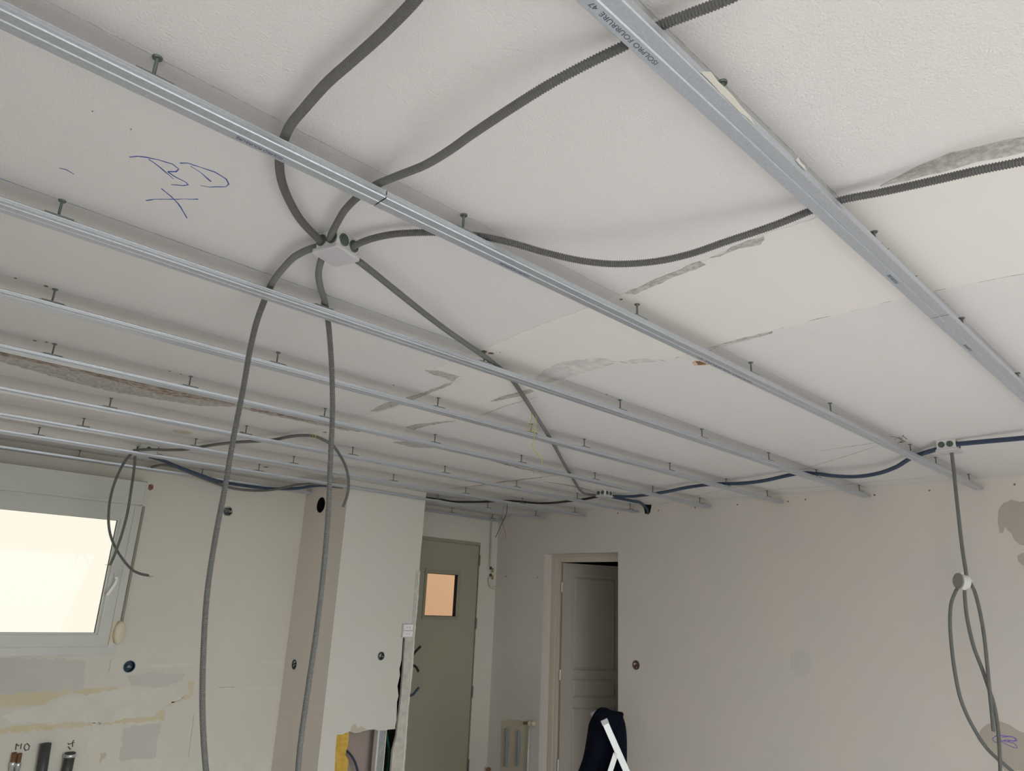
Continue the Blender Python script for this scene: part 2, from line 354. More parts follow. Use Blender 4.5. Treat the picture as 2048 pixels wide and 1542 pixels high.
# ---- marks on right wall
patch_obj('beige_stain', [WR((1997, 1020), (2008, 1005), (2024, 999), (2040, 1004), (2070, 1000), (2070, 1095), (2040, 1090), (2030, 1082), (2024, 1068), (2010, 1053), (2006, 1066), (1999, 1066), (1996, 1050)),
    WR((2034, 1112), (2044, 1106), (2070, 1100), (2070, 1135), (2045, 1131), (2036, 1122)),
    WR((1960, 1462), (1975, 1448), (2000, 1442), (2020, 1450), (2035, 1460), (2070, 1475), (2070, 1542), (2010, 1542), (1975, 1500), (1955, 1478))], WEST, stain, wall_r, jag=.003)
patch_obj('rubbed_spot', [WR((1580, 1310), (1600, 1296), (1618, 1305), (1625, 1330), (1612, 1352), (1592, 1350), (1580, 1332))], WEST, mat('rubbed_plaster', (.625, .612, .57), .85), wall_r, jag=.006, thick=.0006)
patch_obj('tan_chase', [WR((1003, 1442), (1020, 1438), (1045, 1442), (1056, 1448), (1056, 1560), (1000, 1560), (1001, 1500))], WEST, patch_tan, wall_r, jag=.006)
g = G()
for x, y in [(1859, 981), (2029, 969), (1749, 990), (1611, 999), (1576, 1003), (1475, 1009), (1236, 1026), (1390, 1015), (1317, 1021), (1075, 1155), (1012, 1153)]:
    g.lathe(onx(x, y), WEST, [(-.0003, .0065), (.0010, .0065), (.0014, .005)], 10)
g.build('dowel_hole', redbrown, wall_r)

# ---- marks on far wall
patch_obj('yellow_glue_band', [WF((-40, 1395), (60, 1385), (150, 1380), (250, 1375), (250, 1388), (190, 1400), (150, 1385), (120, 1392), (90, 1410), (40, 1412), (-40, 1418)),
    WF((-40, 1460), (40, 1450), (160, 1445), (240, 1430), (320, 1420), (385, 1392), (388, 1362), (378, 1362), (372, 1395), (330, 1412), (330, 1440), (180, 1452), (60, 1462), (-40, 1468))], SOUTH, patch_yellow, wall_f, jag=.010)
patch_obj('grey_filler', [WF((-40, 1315), (120, 1318), (170, 1322), (165, 1380), (60, 1388), (-40, 1392)), WF((245, 1455), (322, 1445), (310, 1515), (240, 1522)),
    WF((255, 1352), (300, 1345), (370, 1348), (365, 1362), (320, 1375), (262, 1372))], SOUTH, patch_grey, wall_f, jag=.008, thick=.0006)
patch_obj('pale_filler', [WF((100, 1412), (120, 1396), (140, 1392), (170, 1394), (190, 1386), (260, 1372), (330, 1378), (376, 1362), (378, 1390), (320, 1412), (310, 1432), (240, 1440), (200, 1450), (150, 1440), (100, 1445), (20, 1445), (0, 1430), (40, 1418)),
    WF((184, 1446), (206, 1446), (200, 1470), (185, 1500), (166, 1545), (150, 1545), (170, 1500), (180, 1470))], SOUTH, patch_white, wall_f, jag=.009, thick=.0012, seed=3)
patch_obj('pale_filler_band', [WF((430, 1378), (500, 1374), (592, 1372), (592, 1377), (500, 1380), (432, 1384)), WF((270, 1330), (420, 1324), (594, 1320), (594, 1326), (420, 1332), (270, 1338)),
    WF((210, 1530), (300, 1518), (420, 1512), (545, 1502), (545, 1550), (210, 1550))], SOUTH, patch_white, wall_f, jag=.004, thick=.0007, seed=7)
ribbons('pencilled_letters', [WF((33, 1487), (31, 1500)), WF((33, 1488), (37, 1492), (43, 1487), (41, 1498)), WF((49, 1491), (54, 1487), (59, 1492), (57, 1499), (51, 1501), (48, 1496), (50, 1490)),
    WF((141, 1499), (136, 1493)), WF((145, 1494), (145, 1486), (137, 1489), (136, 1486)), WF((148, 1480), (144, 1486), (149, 1485))], SOUTH, .007, pencil, wall_f)
ribbons('crack', [WF((388, 1430), (382, 1475), (378, 1510), (370, 1550)), WF((436, 1375), (470, 1374)), WF((222, 1320), (217, 1345))], SOUTH, .003, crackm, wall_f, jag=.002)
patch_obj('rusty_drill_hole', [WF((201, 1507), (213, 1505), (212, 1515), (204, 1520), (199, 1528))], SOUTH, patch_tan, wall_f, jag=.004)

# ------------------------------------------------------------------ window_1 with handle, shutter box, strap
win = struct(bpy.data.objects.new('window_1', None)); COL.objects.link(win); win.location = (.5, YW, WZ0)
def frame(g, x0, x1, z0, z1, wL, wR, wB, wT, y0, y1):
    for q in (((x0, z0), (x1, z0), (x1 - wR, z0 + wB), (x0 + wL, z0 + wB)), ((x1, z0), (x1, z1), (x1 - wR, z1 - wT), (x1 - wR, z0 + wB)),
              ((x1, z1), (x0, z1), (x0 + wL, z1 - wT), (x1 - wR, z1 - wT)), ((x0, z1), (x0, z0), (x0 + wL, z0 + wB), (x0 + wL, z1 - wT))):
        v = [(x, y0, z) for x, z in q] + [(x, y1, z) for x, z in q]
        g.add(v, [(3, 2, 1, 0), (4, 5, 6, 7), (0, 1, 5, 4), (1, 2, 6, 5), (2, 3, 7, 6), (3, 0, 4, 7)])
    return g
gx, gz0, gz1 = 1.485, FZ - .312, FZ + .418
frame(G(), -.6, WX1, WZ0, WZ1, .045, .045, .048, .045, YW - .018, YW + .06).build('window_frame', white, win)
sash = frame(G(), -.56, WX1 - .04, WZ0 + .046, WZ1 - .04, .085, WX1 - .04 - gx - .014, gz0 - WZ0 - .046 - .012, WZ1 - .04 - gz1 - .012, YW - .012, YW + .045).build('sash', white, win)
frame(G(), -.50, gx + .016, gz0 - .014, gz1 + .014, .016, .016, .014, .014, YW - .002, YW + .03).build('glazing_bead', white, win)
frame(G(), -.49, gx + .004, gz0 - .004, gz1 + .004, .008, .008, .006, .006, YW + .012, YW + .02).build('gasket', black, win)
G().box((-.48, YW + .018, gz0), (gx, YW + .026, gz1)).build('pane', glass, win)
hp = ony(231, 1156, YW - .014)
g = G().box((hp.x - .014, YW - .022, hp.z - .05), (hp.x + .014, YW - .012, hp.z + .03)); han = g.build('handle_plate', white, win)
he = ony(214, 1192, YW - .055)
g = G().cyl(hp + Vector((0, 0, 0)), hp + Vector((0, -.042, 0)), .010, 12); g.rings(spline([hp + Vector((0, -.042, .004)), hp + Vector((-.004, -.044, -.03)), he], .01), [.009] * len(spline([hp + Vector((0, -.042, .004)), hp + Vector((-.004, -.044, -.03)), he], .01)), 8)
g.build('handle', whitegl, han, True)
hl = Vector((gx + .02, YW - .012, 0))
# shutter box
by = YW - .11
bt, bb_ = ony(295, 964, by), ony(286.8, 1010, by)
sbx = empty('roller_shutter_box', (.5, YW - .05, bb_.z), 'white roller shutter casing above the kitchen window at left', 'shutter box')
g = G(); prof = [(YW - .001, bb_.z), (by + .01, bb_.z), (by, bb_.z + .01), (by, bt.z - .004), (by + .006, bt.z), (YW - .001, bt.z)]; x0, x1 = -.64, bt.x
g.add([(x0, y, z) for y, z in prof] + [(x1, y, z) for y, z in prof], [tuple(range(6))[::-1], tuple(range(6, 12))] + [(i, (i + 1) % 6, 6 + (i + 1) % 6, 6 + i) for i in range(6)])
g.build('casing', white, sbx)
G().box((-.64, by - .006, bb_.z + .004), (bt.x - .004, by + .001, bb_.z + .012)).build('lower_lip', white, sbx)
G().box((bt.x - .003, by - .003, bb_.z - .004), (bt.x + .006, YW - .001, bt.z + .003)).build('end_cap', white, sbx)
# strap and winder
wc = ony(238.5, 1265, YW - .04); 
st = empty('shutter_strap_winder', (wc.x, YW - .02, wc.z), 'cream oval strap winder beside the lower right window corner', 'strap winder')
top = Vector((WX1 + .012, YW - .012, bb_.z))
g = G(); g.obox((Vector((WX1 + .013, YW - .014, (wc.z + .05 + bb_.z) / 2))), (.008, 0, 0), (0, .0015, 0), (0, 0, (bb_.z - wc.z - .05) / 2)); g.build('strap', beige, st)
g = G(); n = 28; v = []
for yy, s in ((YW - .004, .94), (YW - .012, 1), (YW - .050, 1), (YW - .062, .93), (YW - .066, .8)):
    v += [(wc.x + .034 * s * math.cos(2 * math.pi * i / n), yy, wc.z + .072 * s * math.sin(2 * math.pi * i / n)) for i in range(n)]
g.add(v, [(k * n + i, k * n + (i + 1) % n, (k + 1) * n + (i + 1) % n, (k + 1) * n + i) for k in range(4) for i in range(n)] + [tuple(range(n))[::-1], tuple(range(4 * n, 5 * n))]); g.build('winder_case', cream, st, True)
G().box((wc.x - .046, YW - .024, wc.z - .074), (wc.x - .020, YW - .018, wc.z + .074)).build('mounting_plate', cream, st)

# ------------------------------------------------------------------ green door (door_1)
d1 = struct(bpy.data.objects.new('door_1', None)); COL.objects.link(d1); d1.location = (4.4, YW, 0)
g = G().box((DX0, YW - .004, DZ1 - .032), (DX1, YW + .10, DZ1)).box((DX1 - .008, YW - .004, 0), (DX1, YW + .10, DZ1 - .032)).box((DX0, YW - .004, 0), (DX0 + .03, YW + .10, DZ1 - .032)); g.build('door_frame', oliveframe, d1)
a = ony(848, 1145, YW + .03); b_ = ony(910.5, 1233, YW + .03); gl0, gl1, gb, gt = 4.178, ony(913, 1150, YW + .03).x, b_.z, a.z
yf = YW + .006; yb = YW + .05; lx0, lx1 = DX0 + .032, DX1 - .011; lz = DZ1 - .037
leaf = G().box((lx0, yf, .01), (gl0, yb, lz)).box((gl1, yf, .01), (lx1, yb, lz)).box((gl0, yf, .01), (gl1, yb, gb)).box((gl0, yf, gt), (gl1, yb, lz)).build('door_leaf', olive, d1)
frame(G(), gl0 - .03, gl1 + .03, gb - .03, gt + .035, .026, .026, .026, .026, yf - .010, yf + .002).build('glazing_trim', oliveframe, leaf)
frame(G(), gl0, gl1, gb, gt, .004, .004, .004, .004, yf + .004, yb).build('glazing_reveal', dark, leaf)  # reveal coloured near-black, recess shade put into the colour
G().box((gl0, yb - .012, gb), (gl1, yb - .007, gt)).build('pane', glass, leaf)
for py in (1120, 1247, 1383, 1528):
    z = ony(952, py).z; G().cyl((DX1 - .006, YW - .010, z - .05), (DX1 - .006, YW - .010, z + .05), .008, 10).build('hinge', galv_d, leaf)

# ------------------------------------------------------------------ panelled door standing ajar (door_2)
d2 = struct(bpy.data.objects.new('door_2', None)); COL.objects.link(d2); d2.location = (XW + .1, 4.3, 0)
fx = XW + .115
yj = onx(1116.3, 1300, fx).y; zt = onx(1180, 1123.7, fx).z
g = G().box((fx - .012, yj, 0), (XW + TH + .02, yo1, zo)).box((fx - .012, yo0, zt), (XW + TH + .02, yj, zo)).box((fx - .012, yo0, 0), (XW + TH + .02, yo0 + .006, zt)); g.build('door_frame', casing, d2)
g = G().box((fx - .022, yj + .028, 0), (fx - .012, yo1 - .03, zo - .03)).box((fx - .022, yo0, zt + .02), (fx - .012, yj + .028, zo - .025)); g.build('architrave', casing, d2)
hx, hy = fx + .012, onx(1122.3, 1300, fx + .012).y
u = Vector((.914, -.405, 0)); nrm = Vector((-.405, -.914, 0))      # leaf direction and the face towards the room
def DP(s, z, d=0): p = Vector((hx, hy, z)) + u * s + nrm * d; return p
def dbox(g, s0, s1, z0, z1, d0, d1_):
    v = [DP(s, z, d) for d in (d0, d1_) for s, z in ((s0, z0), (s1, z0), (s1, z1), (s0, z1))]
    g.add(v, [(3, 2, 1, 0), (4, 5, 6, 7), (0, 1, 5, 4), (1, 2, 6, 5), (2, 3, 7, 6), (3, 0, 4, 7)]); return g
W2 = .73; ztop = zt - .006
leaf2 = dbox(G(), 0, W2, .01, ztop, -.022, -.004); 
def onleaf(px, py):
    r = ray(px, py); p0 = Vector((hx, hy, FZ)) - CAM; t = p0.dot(nrm) / r.dot(nrm); p = CAM + r * t; return (p - Vector((hx, hy, 0))).dot(u), p.z
s1_, zA = onleaf(1148, 1153); s2_, _ = onleaf(1232, 1155); _, zB = onleaf(1145, 1340); _, zC = onleaf(1145, 1357); _, zD = onleaf(1145, 1395); _, zE = onleaf(1145, 1415)
s2_ = max(s2_, s1_ + .3); s2_ = min(s2_ + .0, W2 - .10)
rails_ = [(.01, .16), (zE, zD), (zC, zB), (zA, ztop)]
g = G(); dbox(g, 0, s1_, .01, ztop, -.004, .008); dbox(g, s2_, W2, .01, ztop, -.004, .008)
pz = [(.20, zE), (zD, zC), (zB, zA)]
dbox(g, s1_, s2_, .01, .20, -.004, .008); dbox(g, s1_, s2_, zE, zD, -.004, .008); dbox(g, s1_, s2_, zC, zB, -.004, .008); dbox(g, s1_, s2_, zA, ztop, -.004, .008)
leaf2.v += []; k = len(leaf2.v); leaf2.add(g.v, g.f); lf = leaf2.build('door_leaf', doorp, d2)
for z0, z1 in pz:
    gg = G(); e = .022
    for q in (((s1_, z0), (s2_, z0), (s2_ - e, z0 + e), (s1_ + e, z0 + e)), ((s2_, z0), (s2_, z1), (s2_ - e, z1 - e), (s2_ - e, z0 + e)), ((s2_, z1), (s1_, z1), (s1_ + e, z1 - e), (s2_ - e, z1 - e)), ((s1_, z1), (s1_, z0), (s1_ + e, z0 + e), (s1_ + e, z1 - e))):
        d = (-.005, -.005, .006, .006); gg.add([DP(s, z, dd) for (s, z), dd in zip(q, d)] + [DP(s, z, -.012) for s, z in q], [(0, 1, 2, 3), (7, 6, 5, 4), (0, 4, 5, 1), (1, 5, 6, 2), (2, 6, 7, 3), (3, 7, 4, 0)])
    dbox(gg, s1_ + e, s2_ - e, z0 + e, z1 - e, -.012, .006)
    gg.build('raised_panel', doorp, lf)
for py in (1174, 1350, 1532):
    z = onx(1120, py, fx).z; G().cyl((hx - .004, hy + .004, z - .045), (hx - .004, hy + .004, z + .045), .006, 10).build('hinge', whitegl, lf)
# dark room behind the door
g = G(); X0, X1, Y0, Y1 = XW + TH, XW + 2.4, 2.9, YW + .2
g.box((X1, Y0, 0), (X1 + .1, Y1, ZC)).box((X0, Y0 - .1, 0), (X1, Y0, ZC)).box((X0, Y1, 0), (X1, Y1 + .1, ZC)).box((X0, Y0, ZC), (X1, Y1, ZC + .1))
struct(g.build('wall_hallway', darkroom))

# ------------------------------------------------------------------ hollow partition / duct beside the window
PX0, PX1, PY = 2.858, 3.60, 4.78
IN0 = ony(751, 1480, PY + .12).x
T = .013
def PF(*p): return [ony(x, y, PY) for x, y in p]
outl = [Vector((PX0, PY, ZC)), Vector((PX0, PY, 0)), Vector((ony(668, 1542, PY).x, PY, 0))]
outl += PF((668.5, 1560), (671, 1500), (674, 1467), (684, 1462), (700, 1463), (712, 1461), (722, 1463), (740, 1459), (762, 1457), (790, 1455), (793, 1440), (794, 1404), (797, 1392), (795, 1372), (800, 1350), (799, 1338), (803, 1320), (806, 1275), (812, 1262), (829, 1262))
outl += PF((831, 1240), (834, 1200), (838, 1150), (842, 1100), (846, 1060), (849, 1020)) + [Vector((PX1, PY, ZC))]
def slab(P, y0, y1):
    n = len(P); return [(p.x, y0, p.z) for p in P] + [(p.x, y1, p.z) for p in P], [tuple(range(n)), tuple(range(n, 2 * n))[::-1]] + [(i, (i + 1) % n, n + (i + 1) % n, n + i) for i in range(n)]
part = obj('wall_partition', *slab(outl, PY, PY + T), board); struct(part)
bm = bmesh.new(); bm.from_mesh(part.data); bmesh.ops.triangulate(bm, faces=[f for f in bm.faces if len(f.verts) > 4]); bm.to_mesh(part.data); bm.free()
SP = [ony(762, 1312, PY)]
cut(part, [(SP[0], (0, 1, 0), .031, .05)])
side = struct(G().box((PX0, PY + T, 0), (PX0 + T, YW, ZC)).build('wall_duct_side', pinkboard))
SV = onx(642, 1010, PX0); SS = onx(588.5, 1329, PX0)
cut(side, [(SV, (1, 0, 0), .058, .05), (SS, (1, 0, 0), .034, .05)])
g = G().box((PX1 - .02, PY + .10, 0), (PX1 - .005, YW, ZC)).box((IN0 + .05, PY + .16, 0), (PX1 - .02, PY + .17, ZC)).box((PX0 + .05, YW - .03, 0), (PX1 - .02, YW - .01, ZC)); struct(g.build('wall_duct_inside', mat('duct_painted_shade', (.03, .025, .022), .95)))  # lining coloured near-black, standing in for the shade in the gap
# broken end post of the partition
post = PF((832, 1140), (838.5, 1140), (834, 1200), (829, 1262), (826, 1290), (824, 1330), (817, 1400), (812, 1470), (808, 1510), (805, 1560), (780, 1560), (785, 1500), (793, 1470), (796, 1440), (801, 1400), (806, 1340), (809, 1290), (811, 1262), (824, 1250), (827, 1200))
po = obj('wall_partition_end', *slab(post, PY - .004, PY + .016), mat('post_plaster', (.66, .64, .58), .9, bump=(50, .6, .008), mottle=(18, (.50, .48, .43), .8), spec=.15)); struct(po)
bm = bmesh.new(); bm.from_mesh(po.data); bmesh.ops.triangulate(bm, faces=[f for f in bm.faces if len(f.verts) > 4]); bm.to_mesh(po.data); bm.free()
patch_obj('edge_bead', [PF((836, 1142), (839, 1142), (835, 1200), (829, 1265), (824, 1340), (816, 1420), (811, 1490), (806, 1560), (802, 1560), (807, 1490), (812, 1420), (820, 1340), (826, 1265), (832, 1200))], SOUTH, whitegl if False else board, po, jag=.003, thick=.009)
patch_obj('torn_paper', [PF((700, 1463), (704, 1452), (709, 1447), (715, 1456), (722, 1452), (734, 1458), (722, 1464), (710, 1466)), ], SOUTH, patch_tan, part, jag=.003, thick=.001)
patch_obj('torn_plaster_edge', [PF((672, 1470), (676, 1464), (690, 1461), (698, 1464), (684, 1469)), PF((738, 1459), (760, 1456), (790, 1453), (790, 1458), (760, 1461))], SOUTH, board, part, jag=.004, thick=.003)

# contents of the broken-out hole
g = G(); yy = PY + .03
def IN(px, py, d=.05): return ony(px, py, PY + d)
v = [IN(673, 1455, .02), IN(699, 1455, .02), IN(696, 1490, .02), IN(690, 1510, .02), IN(697, 1520, .02), IN(692, 1560, .02), IN(665, 1560, .02), IN(669, 1500, .02)]
top_, bot_ = ZC - .5, .3
ins = [(v[0].x, ZC - .6), (v[1].x, ZC - .6)] + [(p.x, p.z) for p in v[1:6]] + [(v[5].x, .3), (v[6].x, .3), (v[6].x, v[6].z), (v[7].x, v[7].z), (v[0].x, v[0].z)]
n = len(ins); oi = obj('insulation_strip', [(x, PY + .018, z) for x, z in ins] + [(x, PY + .075, z) for x, z in ins], [tuple(range(n)), tuple(range(n, 2 * n))[::-1]] + [(i, (i + 1) % n, n + (i + 1) % n, n + i) for i in range(n)], yellowins)
tag(oi, 'yellow mineral wool strip inside the broken hole of the duct', 'insulation')
bm = bmesh.new(); bm.from_mesh(oi.data); bmesh.ops.triangulate(bm, faces=[f for f in bm.faces if len(f.verts) > 4]); bm.to_mesh(oi.data); bm.free()
sx0, sx1 = IN(752, 1500, .03).x, IN(767, 1500, .03).x
stud = empty('metal_stud', (sx0, PY + .03, 0), 'galvanised metal stud standing in the broken duct hole', 'stud')
g = G().box((sx0 + .008, PY + .022, .0), (sx1 - .004, PY + .026, ZC - .02)).box((sx0 + .008, PY + .022, 0), (sx0 + .012, PY + .07, ZC - .02)); g.build('web', metalblue, stud)
G().box((sx0 - .008, PY + T, 0), (sx0 + .006, PY + .06, ZC - .02)).build('plaster_strip', board, stud); G().box((sx1 - .004, PY + T, 0), (sx1 + .003, PY + .06, ZC - .02)).build('plaster_strip', board, stud)

def conduit(name, pts, r, material, label, group=None, pitch=.0050, n=12, depth=.20, cat='conduit'):
    s = spline(pts, pitch / 4); rad = [r if (i % 4) in (0, 1) else (r * (1 - depth) if i % 4 == 2 or True and i % 4 == 3 else r) for i in range(len(s))]
    o = G().rings(s, rad, n).build(name, material); return tag(o, label, cat, group)
conduit('blue_conduit', [IN(692, 1500, .10), IN(703, 1512, .06), IN(712, 1530, .06), IN(718, 1560, .06), IN(720, 1640, .06)], .009, blue, 'blue conduit curving behind the hole in the duct')
conduit('green_conduit', [IN(768, 1440, .09), IN(774, 1475, .09), IN(778, 1500, .09), IN(776, 1530, .09), IN(768, 1580, .09)], .010, green, 'dark green conduit in the gap beside the metal stud')
patch_v = [IN(702, 1440, .12), IN(751, 1440, .12)]
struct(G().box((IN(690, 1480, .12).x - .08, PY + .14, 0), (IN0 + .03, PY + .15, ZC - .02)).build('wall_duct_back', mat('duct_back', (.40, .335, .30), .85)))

# stub conduits sticking out right of the post, against the green door
for i, (pts, mt_, lab) in enumerate([
    ([(822, 1318), (828, 1307), (834, 1300), (841, 1293)], black, 'short black cable stub pointing up beside the partition post'),
    ([(820, 1333), (826, 1331), (832, 1334), (837, 1343)], black, 'short dark cable stub bending down beside the partition post'),
    ([(818, 1392), (826, 1389), (832, 1382), (838, 1375)], blue, 'short blue conduit stub curving up beside the partition post')]):
    P_ = [ony(x, y, PY + .03) for x, y in pts]; conduit('conduit_stub', P_, .010, mt_, lab, pitch=.006)

# light switch plate on the partition
sp = ony(814, 1261, PY - .005)
sw = empty('switch_plate', sp, 'white double socket plate on the partition edge', 'switch plate')
c0, c1 = ony(804.5, 1247, PY), ony(823.5, 1275, PY)
G().box((c0.x, PY - .012, c1.z), (c1.x, PY - .0005, c0.z)).build('backplate', boxm, sw)
for z0, z1 in ((c1.z + .006, (c0.z + c1.z) / 2 - .003), ((c0.z + c1.z) / 2 + .003, c0.z - .006)):
    r_ = G().box((c0.x + .006, PY - .018, z0), (c1.x - .006, PY - .0115, z1)).build('socket_cover', whitegl, sw)
    gg = G(); mx = (c0.x + c1.x) / 2; mz = (z0 + z1) / 2
    for dx in (-.012, .012): gg.cyl((mx + dx, PY - .0195, mz), (mx + dx, PY - .017, mz), .003, 8)
    gg.build('contact_hole', dark, r_)

# flush mounting boxes and holes
def flush(c, ax, r, label, rim, inner, wires=True, name='flush_mounting_box'):
    ax = Vector(ax); e = empty(name, c, label, 'wall box'); a = ax.orthogonal().normalized(); b = ax.cross(a); n = 24; v = []
    for o_, rr in ((-.0005, r * 1.06), (.0025, r * 1.06), (.0025, r * .93), (-.038, r * .93), (-.040, .001)):
        v += [c + ax * o_ + (a * math.cos(2 * math.pi * i / n) + b * math.sin(2 * math.pi * i / n)) * rr for i in range(n)]
    obj('box_rim', v[:3 * n] , [(k * n + i, k * n + (i + 1) % n, (k + 1) * n + (i + 1) % n, (k + 1) * n + i) for k in range(2) for i in range(n)], rim, e)
    obj('box_cup', v[2 * n:], [(k * n + i, k * n + (i + 1) % n, (k + 1) * n + (i + 1) % n, (k + 1) * n + i) for k in range(2) for i in range(n)], inner, e)
    if wires:
        rnd = random.Random(hash(label) % 99 if False else int(c.x * 100)); g = G()
        for k in range(3):
            p = c + (a * rnd.uniform(-.5, .5) + b * rnd.uniform(-.5, .5)) * r
            g.rings(spline([p - ax * .03, p - ax * .01 + b * .008, p + ax * .004 + a * rnd.uniform(-.014, .014), p - ax * .004 + b * rnd.uniform(-.02, .02)], .006), [.0022] * len(spline([p - ax * .03, p - ax * .01 + b * .008, p + ax * .004, p - ax * .004], .006)) * 3, 6) if False else g.tube(spline([p - ax * .03, p - ax * .01 + b * .008, p + ax * .004 + a * rnd.uniform(-.014, .014), p - ax * .004 + b * rnd.uniform(-.02, .02)], .006), .0022, 6)
        g.build('wire', white if rim is not redbrown else redbrown, e)
    return e
e = flush(FS[0], SOUTH, .034, 'grey round wall box set in rough plaster right of the shutter box', mat('grey_rim', (.25, .25, .24), .8), mat('cup_grey', (.12, .13, .14), .6))
patch_obj('plaster_surround', [WF((448, 1014), (462, 1014), (463, 1016), (448, 1016.5)), WF((464, 1015), (466, 1030), (463.5, 1028), (462.6, 1017)), WF((447, 1027), (451, 1030.5), (462, 1030.5), (459, 1033), (448, 1031.5))], SOUTH, greyplas, e, jag=.003, thick=.001)
flush(FS[1], SOUTH, .036, 'dark blue round wall box below the window corner', bluebox, mat('navy_cup', (.02, .05, .09), .6))
flush(SS, WEST, .034, 'blue rimmed wall box on the narrow duct side', bluebox, mat('cup_grey', (.12, .13, .14), .6))
flush(SP[0], SOUTH, .031, 'small blue rimmed wall box on the duct front', mat('pale_blue_rim', (.35, .48, .52), .5), mat('cup_grey', (.12, .13, .14), .6))
flush(HOLE_R[0], WEST, .034, 'raw reddish round hole in the right wall beside the doorway', mat('hole_edge', (.12, .09, .07), .9), redbrown, name='raw_wall_hole')
flush(SV, WEST, .058, 'large dark round vent hole high on the duct side', dark, dark, wires=False, name='vent_hole')
c = ony(301, 974)
tag(patch_obj('chipped_plaster_hole', [WF((297, 970), (303, 968), (307, 971), (306, 978), (300, 981), (296, 978))], SOUTH, redbrown, None, jag=.006, thick=.001), 'small reddish chipped spot beside the shutter box corner', 'hole')
g = G().obox(SS + Vector((-.004, -.09, -.10)), (.0005, 0, 0), (0, .05, 0), (0, 0, .009))

# ------------------------------------------------------------------ ceiling rails
def rail(x0, x1, y, zr, label, texts=()):
    r = empty('ceiling_rail', ((x0 + x1) / 2, y, zr), label, 'ceiling rail', 'galvanised ceiling rails')
    pr = [(-.0145, .0125), (-.0165, .0175), (-.0215, .0180), (-.0233, .0160), (-.0226, .0130), (-.0233, .0118), (-.0226, .0070), (-.0233, .0058), (-.0235, .0018), (-.0218, 0), (-.0022, 0), (0, .0018)]
    pr = pr + [(-a, b) for a, b in pr[::-1][1:]]; n = len(pr); t = .0008; inn = []
    for i in range(n):
        a = Vector(pr[max(i - 1, 0)]); b = Vector(pr[min(i + 1, n - 1)]); d = (b - a).normalized(); inn.append((pr[i][0] - d.y * t * 1, pr[i][1] + d.x * t))
    loop = pr + inn[::-1]; m_ = len(loop)
    v = [(x0, y + a, zr + b) for a, b in loop] + [(x1, y + a, zr + b) for a, b in loop]
    f = [(i, (i + 1) % m_, m_ + (i + 1) % m_, m_ + i) for i in range(m_)]
    for k in range(n - 1):
        f.append((k, k + 1, m_ - 2 - k, m_ - 1 - k)); f.append((m_ + k, m_ + k + 1, 2 * m_ - 2 - k, 2 * m_ - 1 - k))
    obj('rail_profile', v, f, galv, r)
    for s, x, w in texts:
        cu = bpy.data.curves.new('t', 'FONT'); cu.body = s; cu.size = .0115; cu.extrude = .0002; to = bpy.data.objects.new('t', cu); COL.objects.link(to)
        dg = bpy.context.evaluated_depsgraph_get(); me = bpy.data.meshes.new_from_object(to.evaluated_get(dg)); bpy.data.objects.remove(to)
        wd = max(p.co.x for p in me.vertices) or 1
        for p in me.vertices:
            q = p.co.copy(); p.co = Vector((x - q.x * w / wd, y + .0075 + q.y, zr - .0003 + q.z * .5))
        me.materials.clear(); me.materials.append(ink); me.transform(Matrix.Translation(-r.location)); o = bpy.data.objects.new('printed_text', me); COL.objects.link(o); o.parent = r
    return r
T1 = 'ISOLPRO FOURRURE  47'
JX = {1: [2.015], 2: [.679, 3.634], 3: [2.80], 4: [2.431], 5: [3.25], 6: [2.385], 7: [4.60], 8: [1.9], 9: [2.2]}
ORD = ['first', 'second', 'third', 'fourth', 'fifth', 'sixth', 'seventh', 'eighth', 'ninth']
RN = ['nearest ceiling rail, at upper right', 'second ceiling rail from the camera', 'third ceiling rail from the camera', 'fourth ceiling rail from the camera', 'fifth ceiling rail from the camera',
      'sixth ceiling rail from the camera', 'seventh ceiling rail from the camera', 'eighth ceiling rail, brushing the duct front', 'ninth and farthest ceiling rail']
XT = onz(1311, 130, HR).x
TEX = {(1, 0): [(T1, XT, .155), ('FOURRURE', 1.735, .06)], (1, 1): [('FOURRURE', 2.35, .07)], (2, 0): [('ISOLPRO FOURRURE', .47, .09)], (2, 1): [('ISOLPRO FOURRURE', 1.13, .10), ('ISOLPRO FOURRURE 47', 2.25, .35)]}
rrnd = random.Random(4)
for k in range(9):
    xs = [XL + .01] + JX[k + 1] + [XW - .012]
    for i in range(len(xs) - 1):
        names = ['left length', 'right length'] if len(xs) == 3 else ['left length', 'middle length', 'right length']
        dz = rrnd.uniform(-.0004, .0004)
        rail(xs[i] + (.0015 if i else 0), xs[i + 1] - (.0015 if i < len(xs) - 2 else 0), RY_[k] + (.0008 if i % 2 else 0), ZR + dz, '%s of the %s' % (names[i], RN[k]), TEX.get((k + 1, i), ()))
    # splice plates at the joints lie inside the rail
    for x in JX[k + 1]:
        tag(G().box((x - .05, RY_[k] - .02, ZR + .0034), (x + .05, RY_[k] + .02, ZR + .0044)).build('splice_plate', galv_d), 'dark splice plate at joint %s of the %s' % (ORD[JX[k + 1].index(x)], RN[k]), 'splice plate', 'rail splice plates')
# plaster drips on the nearest rail
p1, p2 = onz(1420, 165, HR + .01), onz(1512, 246, HR + .01)
tag(patch_obj('plaster_splash', [[Vector((x, .487 - .0245, ZR + z)) for x, z in ((.80, .003), (.83, .022), (.85, .017), (.90, .016), (.95, .010), (.965, .002), (.90, .0))]], SOUTH, board, None, jag=.002, thick=.001), 'cream plaster splash on the nearest rail beside its first hanger', 'plaster splash')
tag(patch_obj('plaster_splash', [[Vector((x, .487 - .0245, ZR + z)) for x, z in ((1.12, .012), (1.13, .024), (1.14, .016), (1.155, .018), (1.16, .010))]], SOUTH, board, None, jag=.001, thick=.001), 'tiny cream plaster splash on the nearest rail right of its first hanger', 'plaster splash')

